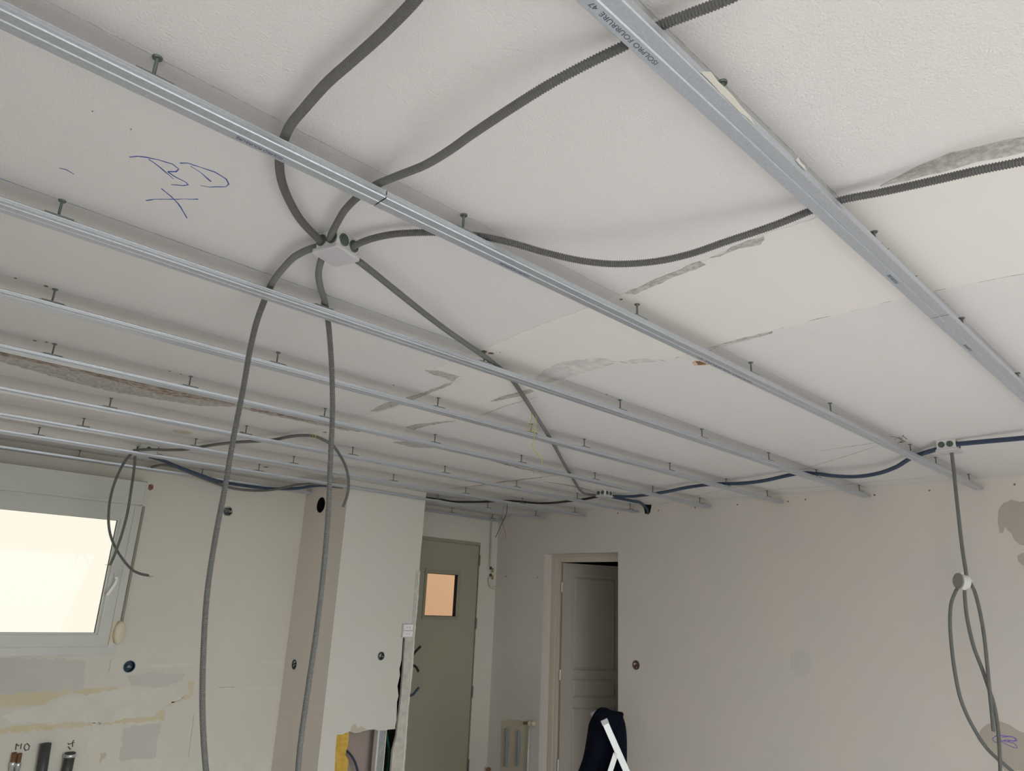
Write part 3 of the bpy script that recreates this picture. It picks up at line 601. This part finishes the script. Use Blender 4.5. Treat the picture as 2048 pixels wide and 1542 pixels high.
# ------------------------------------------------------------------ hangers
HX = {1: [.251, .912, 1.574, 2.24, 2.893, 3.56], 2: [.229, .901, 1.562, 2.228, 2.89, 3.839, 4.232, 4.839], 3: [.237, .915, 1.555, 2.333, 2.975, 3.651, 4.25, 4.904],
      4: [.356, 1.078, 1.83, 2.413, 2.817, 3.61, 4.265, 4.834], 5: [.484, .983, 1.614, 2.279, 2.935, 3.622, 4.274, 4.90], 6: [.871, 1.54, 2.201, 2.908, 3.575, 4.248, 4.93],
      7: [.905, 1.50, 2.13, 2.915, 3.60, 4.23, 4.90], 8: [.80, 1.45, 2.13, 2.70, 3.72, 4.29, 4.91], 9: [1.155, 1.97, 4.366, 4.90]}
HX[1] = [.912, 1.574, 2.24, 2.893]
hb = None
def make_hanger(c, y, label):
    h = empty('rail_hanger', (c, y, ZR + .018), label, 'rail hanger', 'threaded rod hangers of the ceiling rails')
    L = ZC - ZR
    g = G(); s = []; nn = int((L - .014) / .0015)
    pts = [Vector((c, y, ZR + .014 + i * .00075)) for i in range(int((L - .014) / .00075) + 1)]
    g.rings(pts, [.0031 if i % 2 else .0026 for i in range(len(pts))], 10); g.build('threaded_rod', galv_d, h)
    G().lathe((c, y, ZC - .0035), (0, 0, 1), [(0, .0075), (.0020, .0085), (.0040, .0085)], 12).build('anchor_collar', galv_d, h)
    g = G().box((c - .034, y - .013, ZR + .0182), (c + .034, y + .013, ZR + .0196)).box((c - .034, y - .0145, ZR + .0150), (c - .032, y + .0145, ZR + .0225)).box((c + .032, y - .0145, ZR + .0150), (c + .034, y + .0145, ZR + .0225))
    g.box((c - .030, y - .0150, ZR + .0182), (c + .030, y - .0138, ZR + .0250)).box((c - .030, y + .0138, ZR + .0182), (c + .030, y + .0150, ZR + .0250)); g.build('clip', mat('clip_zinc', (.24, .27, .25), .5, .4), h)
    G().lathe((c, y, ZR + .0196), (0, 0, 1), [(0, .0055), (.004, .0055)], 6).build('nut', galv_d, h)
    return h
def copy_tree(o, parent=None, delta=Vector()):
    c = o.copy(); COL.objects.link(c)
    if parent: c.parent = parent
    else: c.location = o.location + delta
    for ch in list(o.children): copy_tree(ch, c)
    return c
h0 = None
for k in range(9):
    for i, x in enumerate(HX[k + 1]):
        lab = 'threaded rod hanger, %s from the left on the %s' % (ORD[i], RN[k].split(',')[0])
        if h0 is None: h0 = make_hanger(x, RY_[k], lab)
        else:
            c_ = copy_tree(h0, None, Vector((x, RY_[k], 0)) - Vector((h0.location.x, h0.location.y, 0))); c_['label'] = lab

# ------------------------------------------------------------------ junction boxes
def jbox(c, sx, sy, h, label, rot=0, ports=(), lidover=.006):
    """box hanging under the ceiling at c=(x,y); ports = (side, offset, open)"""
    e = empty('junction_box', (c[0], c[1], ZC), label, 'junction box')
    R = Matrix.Rotation(rot, 3, 'Z'); O = Vector((c[0], c[1], ZC))
    def t(p): return O + R @ Vector(p)
    def tray(z0, z1, ax, ay, ch):
        P = [(-ax + ch, -ay), (ax - ch, -ay), (ax, -ay + ch), (ax, ay - ch), (ax - ch, ay), (-ax + ch, ay), (-ax, ay - ch), (-ax, -ay + ch)]
        return [t((x, y, z0)) for x, y in P] + [t((x, y, z1)) for x, y in P], [tuple(range(8))[::-1], tuple(range(8, 16))] + [(i, (i + 1) % 8, 8 + (i + 1) % 8, 8 + i) for i in range(8)]
    obj('box_body', *tray(-h + .010, -.0005, sx, sy, .005), boxside, e)
    lid = obj('lid', *tray(-h, -h + .0105, sx + lidover, sy + lidover, .006), boxm, e)
    bv = lid.modifiers.new('bevel', 'BEVEL'); bv.width = .0025; bv.segments = 3
    for sd, off, rr in ports:
        ax = {'S': (0, -1, 0), 'N': (0, 1, 0), 'W': (-1, 0, 0), 'E': (1, 0, 0)}[sd]
        base = {'S': (off, -sy, 0), 'N': (off, sy, 0), 'W': (-sx, off, 0), 'E': (sx, off, 0)}[sd]
        p = t((base[0], base[1], -h / 2 + .004)); d = R @ Vector(ax)
        gr = G().lathe(p, d, [(-.001, rr), (.0025, rr), (.003, rr * .82), (.0012, rr * .78), (.0012, rr * .62), (.0028, rr * .58), (.0028, rr * .42), (.0012, rr * .38), (.0012, rr * .2), (.003, rr * .15)], 20).build('grommet', rubber, e)
    g = G()
    g.obox(t((sx + .005, -sy * .3, -.004)), R @ Vector((.006, 0, 0)), R @ Vector((0, .005, 0)), (0, 0, .003)); g.build('fixing_lug', boxm, e)
    return e
# centre box: lid corners in the photo give its place
zl = HC - .052
lc = [onz(623, 507, zl), onz(672, 491, zl), onz(719, 522, zl), onz(673, 531, zl)]
cc = (lc[0] + lc[1] + lc[2] + lc[3]) / 4
BOX = [cc.x, cc.y]
ex = (lc[1] - lc[2]).length / 2; ey = (lc[0] - lc[1]).length / 2
dd = (lc[2] - lc[1]); rotb = math.atan2(dd.y, dd.x)
print('LID', [tuple(round(a, 3) for a in p) for p in lc], ex, ey, rotb)
BR = Matrix.Rotation(rotb, 3, 'Z'); BS = .040
bx, byy = max(ex - .006, .03), max(ey - .006, .03)
jbox(BOX, bx, byy, .054, 'pale grey junction box with six conduits at centre', rotb, [('W', byy * .46, .0150), ('W', -byy * .46, .0150), ('S', -bx * .48, .0155), ('S', bx * .48, .0155), ('E', 0, .0150), ('N', -bx * .4, .0125), ('N', bx * .4, .0125)])
def bp(sx, sy, dz=.024): p = BR @ Vector((sx, sy, 0)); return Vector((BOX[0] + p.x, BOX[1] + p.y, ZC - dz))

# ------------------------------------------------------------------ conduits under the ceiling : (px, py, height above the lens)
def path(*p):
    out = []
    for x, y, h in p:
        q = onz(x, y, h)
        out.append(q if q.y < YW - .10 else ony(x, y, YW - .10))   # stays in front of the far wall
    return out
CT = .817     # just above the rails
c1 = path((860, -40, .815), (830, 0, .815), (770, 62, .812), (700, 125, .81), (655, 165, .81), (610, 215, .812), (580, 252, .815), (566, 285, .817), (559, 318, .817), (563, 360, .815), (578, 400, .815), (603, 442, .817), (632, 473, .817)); 
conduit('grey_conduit', c1 + [onz(646, 486, .818)], .0092, grey, 'grey corrugated conduit curving from the top edge into the central junction box')
c2 = path((1500, -22, .81), (1440, 5, .812), (1380, 28, .815), (1320, 52, .817), (1255, 88, .817), (1180, 125, .80), (1100, 168, .785), (1020, 218, .775), (945, 268, .775), (900, 300, .78), (850, 330, .79), (800, 350, .80), (750, 371, .815), (718, 392, .817), (690, 420, .817), (672, 450, .817), (662, 470, .817))
conduit('grey_conduit', c2 + [onz(658, 486, .818)], .0082, grey, 'grey conduit from the upper right crossing two rails into the box')
c3 = path((2110, 305, .79), (2048, 322, .79), (1960, 340, .795), (1860, 363, .805), (1760, 385, .815), (1680, 401, .817), (1620, 422, .81), (1550, 450, .79), (1450, 484, .77), (1380, 508, .76), (1310, 523, .755), (1230, 528, .755), (1160, 521, .765), (1090, 505, .78), (1020, 485, .80), (960, 472, .815), (900, 466, .817), (850, 465, .817), (790, 468, .817), (745, 477, .817), (718, 487, .817))
conduit('grey_conduit', c3 + [onz(704, 494, .818)], .0085, grey, 'grey conduit sagging from the right edge across to the box')
c4 = path((712, 520, .80), (735, 536, .80), (780, 572, .79), (840, 620, .785), (890, 658, .79), (940, 693, .805), (985, 725, .817), (1020, 755, .817), (1045, 790, .81), (1072, 832, .80), (1095, 868, .812), (1108, 890, .817), (1125, 922, .81), (1140, 948, .817), (1150, 965, .817), (1160, 980, .817), (1172, 988, .817), (1195, 991, .817))
conduit('grey_conduit', [bp(.035, .03)] + c4, .0088, grey2, 'grey conduit running from the central box to the small far box')
c5 = [onz(640, 492, .815)] + path((615, 500, .815), (590, 513, .815), (565, 538, .817), (545, 565, .817), (530, 598, .817))
# beyond the third rail it drops through the gap and hangs
def hang(*p): return [atd(x, y, d) for x, y, d in p]
def dep(p): return (p - CAM).dot(RZ)
d5 = dep(c5[-1]); c5 += hang((513, 645, d5 + .05), (500, 700, d5 + .08), (486, 780, d5 + .10), (468, 870, d5 + .11), (450, 975, d5 + .11), (430, 1080, d5 + .10), (414, 1190, d5 + .08), (407, 1300, d5 + .06), (405, 1420, d5 + .05), (412, 1542, d5 + .04), (430, 1680, d5 + .04), (470, 1800, d5 + .05))
conduit('hanging_conduit', c5, .0091, grey2, 'left one of two long grey conduits hanging down from the centre', 'long conduits hanging from the central box')
c6 = [onz(648, 508, .81)] + path((641, 525, .81), (637, 548, .812), (641, 575, .817), (648, 598, .817), (653, 620, .817))
d6 = dep(c6[-1]); c6 += hang((658, 660, d6 + .04), (663, 730, d6 + .07), (665, 820, d6 + .09), (661, 920, d6 + .10), (656, 1030, d6 + .10), (647, 1140, d6 + .10), (633, 1260, d6 + .09), (617, 1370, d6 + .08), (603, 1470, d6 + .07), (596, 1542, d6 + .07), (594, 1660, d6 + .06), (600, 1780, d6 + .06))
conduit('hanging_conduit', c6, .0088, grey2, 'right one of two long grey conduits hanging down from the centre', 'long conduits hanging from the central box')

# far right box, blue run
fb = onz(1893, 893, .80)
fbc = [onz(1898, 896, .81).x, onz(1898, 896, .81).y]
jbox((fbc[0], fbc[1]), .050, .042, .055, 'pale junction box on the ceiling at far right', math.radians(-92 + 0) if False else 0, [('W', 0.018, .0150), ('W', -.018, .0150), ('S', 0.01, .0145), ('S', -.03, .0145), ('N', 0, .0145), ('E', 0, .014)])
c7 = path((2130, 868, .80), (2048, 876, .803), (1980, 882, .81), (1915, 888, .817))
conduit('blue_conduit', c7, .0118, blue, 'dark blue conduit between the right image edge and its box', pitch=.005)
c7b = path((1872, 899, .817), (1845, 907, .817), (1822, 916, .817), (1790, 935, .80), (1755, 947, .79), (1715, 953, .785), (1670, 952, .79), (1630, 947, .815), (1605, 946, .817), (1575, 951, .812), (1530, 961, .80), (1480, 967, .805), (1430, 968, .817), (1380, 974, .81), (1330, 984, .803), (1290, 990, .812), (1260, 993, .817), (1222, 992, .817))
conduit('blue_conduit', c7b, .0115, blue, 'long dark blue conduit crossing the far rails between two boxes', pitch=.006)
c7c = path((1220, 993, .812), (1245, 998, .81), (1270, 1004, .80), (1285, 1010, .795)) + [onx(1294, 1020), onx(1296, 1027, XW + .03)]
c7c = path((1220, 993, .812), (1240, 997, .81), (1265, 1002, .805)) + [onx(1284, 1008, XW - .10), onx(1294, 1018, XW - .02), onx(1297, 1028, XW + .005)]
conduit('blue_conduit', c7c, .0115, blue, 'short dark blue conduit entering the right wall near the corner', pitch=.006)
tag(patch_obj('ragged_wall_hole', [WR((1286, 1008), (1303, 1009), (1300, 1026), (1290, 1028))], WEST, dark, None, jag=.006), 'ragged hole where blue conduit enters the wall', 'hole')
sb = onz(1209, 990, .81); jbox((sb.x, sb.y), .048, .042, .050, 'small pale junction box on the ceiling near the far wall', 0, [('W', 0.02, .0150), ('W', -.02, .0150), ('S', -.02, .0150), ('S', .02, .0150)])
c8 = path((1196, 993, .815), (1170, 998, .815), (1140, 1002, .812), (1100, 1006, .81), (1070, 1006, .812), (1040, 1003, .817), (1010, 1001.5, .817), (980, 1003, .81), (940, 1004, .808), (905, 1003, .812), (880, 999, .817), (855, 996, .817), (820, 992, .817))
conduit('dark_conduit', c8, .0095, black, 'almost black conduit running from the small far box towards the duct', pitch=.007)

# conduit and round box hanging at right
r0 = Vector((fbc[0] + .0, fbc[1] + .0, ZC - .055))
dr = dep(onz(1905, 906, HC - .055)); 
h9 = hang((1903, 903, dr), (1907, 935, dr), (1912, 985, dr), (1918, 1040, dr), (1925, 1100, dr), (1933, 1150, dr))
conduit('hanging_conduit', h9, .0091, grey2, 'straight grey conduit hanging from the far right box to the round box', pitch=.0055)
rb = atd(1925, 1163, dr)
fac = (atd(1905, 1160, dr) - atd(1925, 1163, dr)).normalized()
axd = (-RX * .93 - RY * .15 - RZ * .06).normalized()
e = empty('round_junction_box', rb, 'pale round junction box dangling at the right, three conduits below', 'junction box')
G().lathe(rb + axd * .018, axd, [(-.040, .030), (-.038, .034), (-.006, .035), (-.004, .036), (0, .036)], 28).build('box_body', boxside, e)
G().lathe(rb + axd * .018, axd, [(0, .0375), (.006, .0375), (.0075, .035)], 28).build('lid', mat('lid_grey', (.27, .265, .255), .6), e)
G().cyl(rb + Vector((0, 0, .020)), rb + Vector((0, 0, .042)), .012, 16).build('spout', boxside, e)
g = G(); g.cyl(rb + Vector((0, 0, -.020)), rb + Vector((0, 0, -.040)), .012, 16); g.cyl(rb + RX * .02, rb + RX * .042 - RY * .0, .012, 16); g.build('spout', boxside, e)
for nm, pts, lab in [('l', [(1921, 1170, 0), (1913, 1180, 0), (1903, 1205, 0), (1900, 1240, 0), (1903, 1290, 0), (1910, 1345, .02), (1922, 1400, .05), (1944, 1450, .08), (1975, 1498, .10), (2010, 1530, .12), (2050, 1565, .13)], 'left grey conduit hanging from the round box and sweeping right'),
                     ('m', [(1929, 1172, -.01), (1930, 1200, -.01), (1935, 1240, -.01), (1948, 1295, 0), (1965, 1340, .0), (1977, 1375, .02), (1988, 1410, .03), (1995, 1450, .04), (1999, 1500, .04), (2001, 1560, .04), (2002, 1640, .04)], 'middle grey conduit hanging from the round box'),
                     ('r', [(1939, 1163, -.02), (1948, 1180, -.03), (1958, 1215, -.03), (1968, 1270, -.03), (1974, 1325, -.03), (1979, 1380, -.02), (1984, 1430, -.01), (1987, 1462, 0)], 'right grey conduit hanging from the round box, cut short')]:
    conduit('hanging_conduit', hang(*[(x, y, dr + d) for x, y, d in pts]), .0088, grey2, lab, pitch=.0055)
g = G()
for q in ([(1995, 1470), (1985, 1478), (1992, 1485), (2012, 1480), (2032, 1482), (2026, 1474), (2004, 1474)], [(1996, 1476), (2010, 1487), (2034, 1496), (2030, 1488), (2008, 1482)], [(2000, 1470), (2030, 1476), (2034, 1480), (2016, 1482)]):
    g.tube(spline(hang(*[(x, y, dr + .05) for x, y in q]), .01), .0018, 6)
tag(g.build('wire_bundle', purple), 'small coil of purple wires beside the hanging grey conduits', 'wire')

# left box, loops by the window
lb = onz(291, 909, .788); jbox((lb.x, lb.y), .052, .046, .055, 'pale junction box on the ceiling above the kitchen window', 0, [('S', 0, .013), ('W', 0, .013), ('E', 0, .013)])
c10 = path((268, 901, .80), (300, 899, .80), (335, 900, .80), (370, 899, .805), (400, 894, .817), (440, 888, .81), (480, 884, .805), (520, 882, .805), (550, 879, .812), (575, 874, .817), (605, 871, .81), (630, 873, .80), (655, 884, .79), (675, 903, .78))
d10 = dep(c10[-1]); c10 += hang((690, 930, d10), (697, 960, d10), (695, 988, d10), (686, 1014, d10))
conduit('grey_conduit', c10, .0088, grey2, 'grey conduit arching over the rails with its free end by the duct', pitch=.007)
g = G(); 
for dx in (-2, 3): g.tube(spline(hang((627 + dx, 869, dep(onz(627, 872, .80))), (628 + dx, 875, dep(onz(627, 872, .80)) - .01), (627 + dx, 880, dep(onz(627, 872, .80)))), .01), .002, 6)
tag(g.build('yellow_tie', yellow_wire), 'tiny yellow wire tie around the arching grey conduit', 'wire')
dl = dep(onz(262, 912, .78))
conduit('hanging_conduit', hang((262, 908, dl), (253, 918, dl), (240, 940, dl), (226, 975, dl), (218, 1015, dl), (218, 1055, dl), (226, 1085, dl), (243, 1115, dl), (265, 1140, dl), (282, 1148, dl), (297, 1151, dl)), .0088, grey2, 'long grey conduit loop hanging in front of the window, end turned right', pitch=.007)
dm = dl - .05
conduit('hanging_conduit', hang((270, 912, dl), (268, 940, dl), (262, 980, dm), (255, 1025, dm), (243, 1070, dm), (229, 1110, dm), (220, 1130, dm)), .0088, grey2, 'shorter grey conduit hanging straight in front of the window frame', pitch=.007)
g = G(); g.tube(spline(hang((297, 1151, dl), (301, 1153, dl), (306, 1153, dl)), .01), .0012, 6).tube(spline(hang((297, 1151, dl), (299, 1154, dl), (300, 1156, dl)), .01), .0012, 6).tube(spline(hang((220, 1130, dm), (214, 1130, dm), (210, 1129, dm)), .01), .0012, 6)
tag(g.build('wire_ends', copper), 'thin bare wire ends poking from the conduits by the window', 'wire')
c12 = path((300, 913, .80), (325, 921, .80), (360, 935, .785), (400, 950, .77), (440, 963, .765), (480, 970, .765), (540, 977, .765), (590, 977, .77), (640, 971, .785), (680, 974, .79), (700, 976, .79))
conduit('blue_conduit', c12, .0115, blue, 'blue conduit sagging from the window box towards the duct', pitch=.008)
c13 = path((304, 934, .80), (312, 932, .80), (325, 930, .80), (350, 934, .79), (385, 948, .77), (420, 962, .76), (455, 974, .755), (490, 980, .755), (530, 981, .757), (565, 976, .765), (600, 969, .785), (640, 968, .79), (680, 974, .79))
conduit('grey_conduit', c13, .0098, grey2, 'grey conduit sagging below the blue one above the window wall', pitch=.008)

# yellow wire loop near the third and fourth rails
dy = dep(onz(1065, 830, .80))
g = G(); g.tube(spline(hang((1066, 818, dy), (1063, 828, dy), (1064, 835, dy), (1061, 845, dy), (1062, 855, dy), (1059, 861, dy), (1066, 863, dy), (1070, 866, dy), (1067, 880, dy), (1066, 895, dy), (1075, 908, dy), (1083, 918, dy), (1085, 928, dy)), .01), .0018, 6)
g.tube(spline(hang((1070, 822, dy), (1072, 835, dy), (1072, 850, dy), (1070, 866, dy)), .01), .0018, 6)
tag(g.build('yellow_wire', yellow_wire), 'thin yellow wire looped beside the conduit and dangling below a rail', 'wire')
dw = dep(onz(1012, 1006, .80))
tag(G().tube(spline(hang((1014, 1004, dw), (1014, 1020, dw), (1011, 1032, dw), (1003, 1048, dw), (997, 1062, dw), (991, 1075, dw)), .02), .0032, 6).build('thin_cable', blue), 'thin dark cable dangling in the far corner', 'wire')
tag(G().tube(spline(hang((1010, 1004, dw), (1006, 1022, dw), (1004, 1036, dw), (1007, 1052, dw), (1011, 1066, dw), (1012, 1079, dw)), .02), .0018, 6).build('thin_red_wire', mat('red_wire', (.30, .10, .08), .5)), 'thin reddish wire dangling in the far corner', 'wire')

# ------------------------------------------------------------------ pipework
yp = YW - .022
def wp(x, y, o=.022): return ony(x, y, YW - o)
gp = empty('gas_pipe', wp(982, 1130), 'painted gas pipe with two brass taps beside the green door', 'pipe')
G().tube([wp(984.5, 1030), wp(984, 1045), wp(982, 1079)], .006, 8).tube([wp(982, 1079), wp(980, 1132)], .008, 8).cyl(wp(982, 1078), wp(982, 1081), .008, 10).build('thin_pipe', pipepaint, gp, True)
ps = spline([wp(979, 1155), wp(979, 1165), wp(981, 1172), wp(986, 1175.5), wp(990, 1176)] + [Vector((XW, YW - .022, wp(995, 1177).z))], .01)
G().tube(ps, .0125, 12).build('elbow_pipe', mat('pale_pipe', (.60, .59, .52), .5), gp, True)
for py in (1136, 1150):
    c = wp(981.5, py); v_ = G().lathe(c + Vector((0, 0, .012)), (0, 0, -1), [(0, .008), (.004, .012), (.010, .010), (.016, .012), (.022, .010), (.026, .008)], 12).build('valve_body', black, gp, True)
    G().obox(c + Vector((.016, -.014, -.022)), (.008, 0, 0), (0, .004, 0), (0, 0, .022)).build('tap_handle', brass, gp)
# stub pipes bottom left
def stub(px_t, py_t, px_b, py_b, r, mt_, name, label, extra=None):
    a = ony(px_t, py_t, YW - r - .004); b = ony(px_b, py_b, YW - r - .004); b2 = b + (b - a) * 1.2
    e = empty(name, a, label, 'pipe'); n = 20; g = G(); d = (b2 - a).normalized(); 
    g.lathe(a, d, [(.004, r * .7), (0, r * .78), (0, r), ((b2 - a).length, r)], 20); g.build('tube', mt_, e, True)
    if extra: extra(e, a, d, r)
    return e
dk = mat('dark_sleeve', (.055, .062, .060), .45)
stub(92, 1487, 83, 1545, .030, dk, 'drain_pipe', 'dark grey waste pipe stub between the pencilled marks', None)
def collar(e, a, d, r): G().lathe(a, d, [(.008, r * 1.12), (.012, r * 1.2), (.022, r * 1.2), (.026, r * 1.12)], 20).build('metal_collar', solder, e, True)
stub(141, 1505, 133, 1545, .030, dk, 'drain_pipe', 'dark pipe stub with silver collar, right of the other stub', collar)
for dx, lab in ((0, 'left corroded copper pipe stub at the lower left corner'), (11, 'right corroded copper pipe stub at the lower left corner')):
    def fit(e, a, d, r): G().lathe(a, d, [(.05, r * 1.1), (.056, r * 1.35), (.075, r * 1.35), (.08, r * 1.1), (.17, r * 1.1)], 16).build('soldered_fitting', solder, e, True)
    stub(29 + dx, 1505 + dx * .15, 22 + dx, 1545, .0125, copper, 'copper_pipe', lab, fit)
# right wall, low: two grey tubes in the chase, radiator valve and pipe
for px, y0, y1, lab in ((1013, 1457, 1533, 'left short grey conduit set in the tan chase'), (1037, 1461, 1532, 'right short grey conduit set in the tan chase')):
    tag(G().tube(spline([onx(px, y0, XW - .006), onx(px, (y0 + y1) / 2, XW - .008), onx(px - 2, y1, XW - .006)], .01), .0165, 10).build('chased_conduit', mat('chase_tube', (.24, .29, .29), .6), None, True), lab, 'conduit')
rv = empty('radiator_valve', onx(1063, 1447, XW - .03), 'ivory radiator valve on its pipe beside the doorway', 'valve')
a_ = onx(1059, 1456, XW - .02); b_ = Vector((a_.x, a_.y + .0, 0.0)); c_ = onx(1063, 1447, XW - .03)
G().cyl(a_, (a_.x, onx(1054, 1542, XW - .02).y, .02), .010, 12).build('riser_pipe', white, rv, True)
q0, q1 = onx(1048, 1446, XW - .03), onx(1078, 1448, XW - .03)
G().cyl(q0, q0.lerp(q1, .35), .012, 12).build('union', copper, rv, True)
G().lathe(q0.lerp(q1, .33), q1 - q0, [(0, .018), (.008, .022), (.025, .022), (.028, .018), (.036, .018), (.042, .023), (.07, .022), (.078, .014)], 16).build('valve_head', ivory, rv, True)
tag(G().lathe(onx(980, 1538, XW - .001), WEST, [(0, .012), (.02, .018), (.03, .016), (.045, .008)], 12).build('pipe_stub', copper, None, True), 'small brown capped stub low in the far corner', 'pipe')
tag(G().box((ony(807, 1520).x, PY - .012, .0), (ony(807, 1520).x, PY - .012, .0)).build('x', white)) if False else None

# ------------------------------------------------------------------ step ladder and jacket
LP = atd(1225, 1500, 4.35); LN = Vector((LP.x, LP.y, 0)).normalized()
def LA(px, py, o=0):
    q = ray(px, py); return CAM + q * (((LP - CAM).dot(LN) + o) / q.dot(LN))
la = empty('step_ladder', (LP.x, LP.y, 0), 'white aluminium step ladder standing before the doorway', 'ladder')
t0, t1 = LA(1208, 1440), LA(1252, 1540); dn = (t1 - t0).normalized()
kf = (t0.z - .02) / -dn.z; foot = t0 + dn * kf
pivot = LA(1232, 1508); back_d = (LA(1219, 1545) - LA(1231, 1508)).normalized(); kb = (pivot.z - .02) / -back_d.z; bf = pivot + back_d * kb
for off, ft in ((0, 1), (.34, 1)):
    o_ = (LN - RX * .22) * off; sd = LN; w = dn.cross(sd).normalized()
    g = G(); mid = (t0 + foot) / 2 + o_; g.obox(mid, sd * .0015, w * .019, dn * ((foot - t0).length / 2)); g.obox(mid + sd * .010 + w * .0175, sd * .010, w * .0015, dn * ((foot - t0).length / 2)); g.obox(mid + sd * .010 - w * .0175, sd * .010, w * .0015, dn * ((foot - t0).length / 2))
    stl = g.build('stile', alu, la)
    G().obox(t0 + o_ + dn * .012 + sd * .006, sd * .014, w * .0215, dn * .014).build('end_cap', mat('grey_cap', (.5, .5, .5), .6), stl)
    G().obox(foot + o_ + sd * .006, sd * .016, w * .024, dn * .02).build('foot', black, stl)
    g = G(); wb = back_d.cross(sd).normalized(); mid = (pivot + bf) / 2 + o_ + sd * .024; g.obox(mid, sd * .010, wb * .015, back_d * ((bf - pivot).length / 2)); bl = g.build('rear_leg', alu, la)
    G().obox(bf + o_ + sd * .024, sd * .013, wb * .018, back_d * .02).build('foot', black, bl)
    G().cyl(pivot + o_ - sd * .006, pivot + o_ + sd * .036, .006, 10).build('pivot_bolt', solder, la)
nst = 3
for i in range(nst):
    p = t0 + dn * ((foot - t0).length * (i + 1.3) / (nst + .8)) + (LN - RX * .22) * .17; G().obox(p, (LN - RX * .22) * .17, Vector((-LN.y, LN.x, 0)) * .045, (0, 0, .011)).build('tread', alu, la)
# jacket: draped over the top, outline from the photo, folds from noise
out = [(1205, 1414), (1214, 1416), (1222, 1420), (1232, 1422), (1248, 1426), (1246, 1432), (1250, 1445), (1253, 1465), (1254, 1490), (1254, 1515), (1254, 1545), (1250, 1600), (1240, 1650),
       (1190, 1660), (1150, 1640), (1148, 1560), (1158, 1538), (1166, 1515), (1171, 1490), (1175, 1465), (1178, 1447), (1186, 1430), (1195, 1418)]
O2 = [LA(x, y, .19) for x, y in out]; cen = LA(1214, 1520, .19)
N_ = 96; ringp = spline(O2 + [O2[0]], sum((a - b).length for a, b in zip(O2, O2[1:] + O2[:1])) / N_); n = len(ringp) - 1; ringp = ringp[:n]
from mathutils import noise
v = []; K = 14
for sgn in (-1, 1):
    for k in range(K):
        s = 1 - (k / K) ** 1.3 if True else 0
        hgt = .12 * math.sqrt(max(0, 1 - s * s))
        for p in ringp:
            q = cen.lerp(p, s); f1 = noise.noise(Vector((q.y * 16 + q.z * 5, q.z * 4, sgn * 3.1))) * .035 + noise.noise(Vector((q.y * 40 + q.z * 18, q.z * 12, sgn))) * .010
            v.append(q + LN * (sgn * (hgt + f1 * min(1, hgt * 14) * .9)))
f = []
for side_ in (0, 1):
    o_ = side_ * K * n
    for k in range(K - 1):
        for i in range(n): f.append((o_ + k * n + i, o_ + k * n + (i + 1) % n, o_ + (k + 1) * n + (i + 1) % n, o_ + (k + 1) * n + i))
    f.append(tuple(o_ + (K - 1) * n + i for i in range(n)))
jk = obj('jacket', v, f, navy, None, True)
bm = bmesh.new(); bm.from_mesh(jk.data); bmesh.ops.remove_doubles(bm, verts=bm.verts, dist=.0008); bmesh.ops.recalc_face_normals(bm, faces=bm.faces); bm.to_mesh(jk.data); bm.free()
tag(jk, 'dark navy jacket draped over the step ladder', 'jacket')
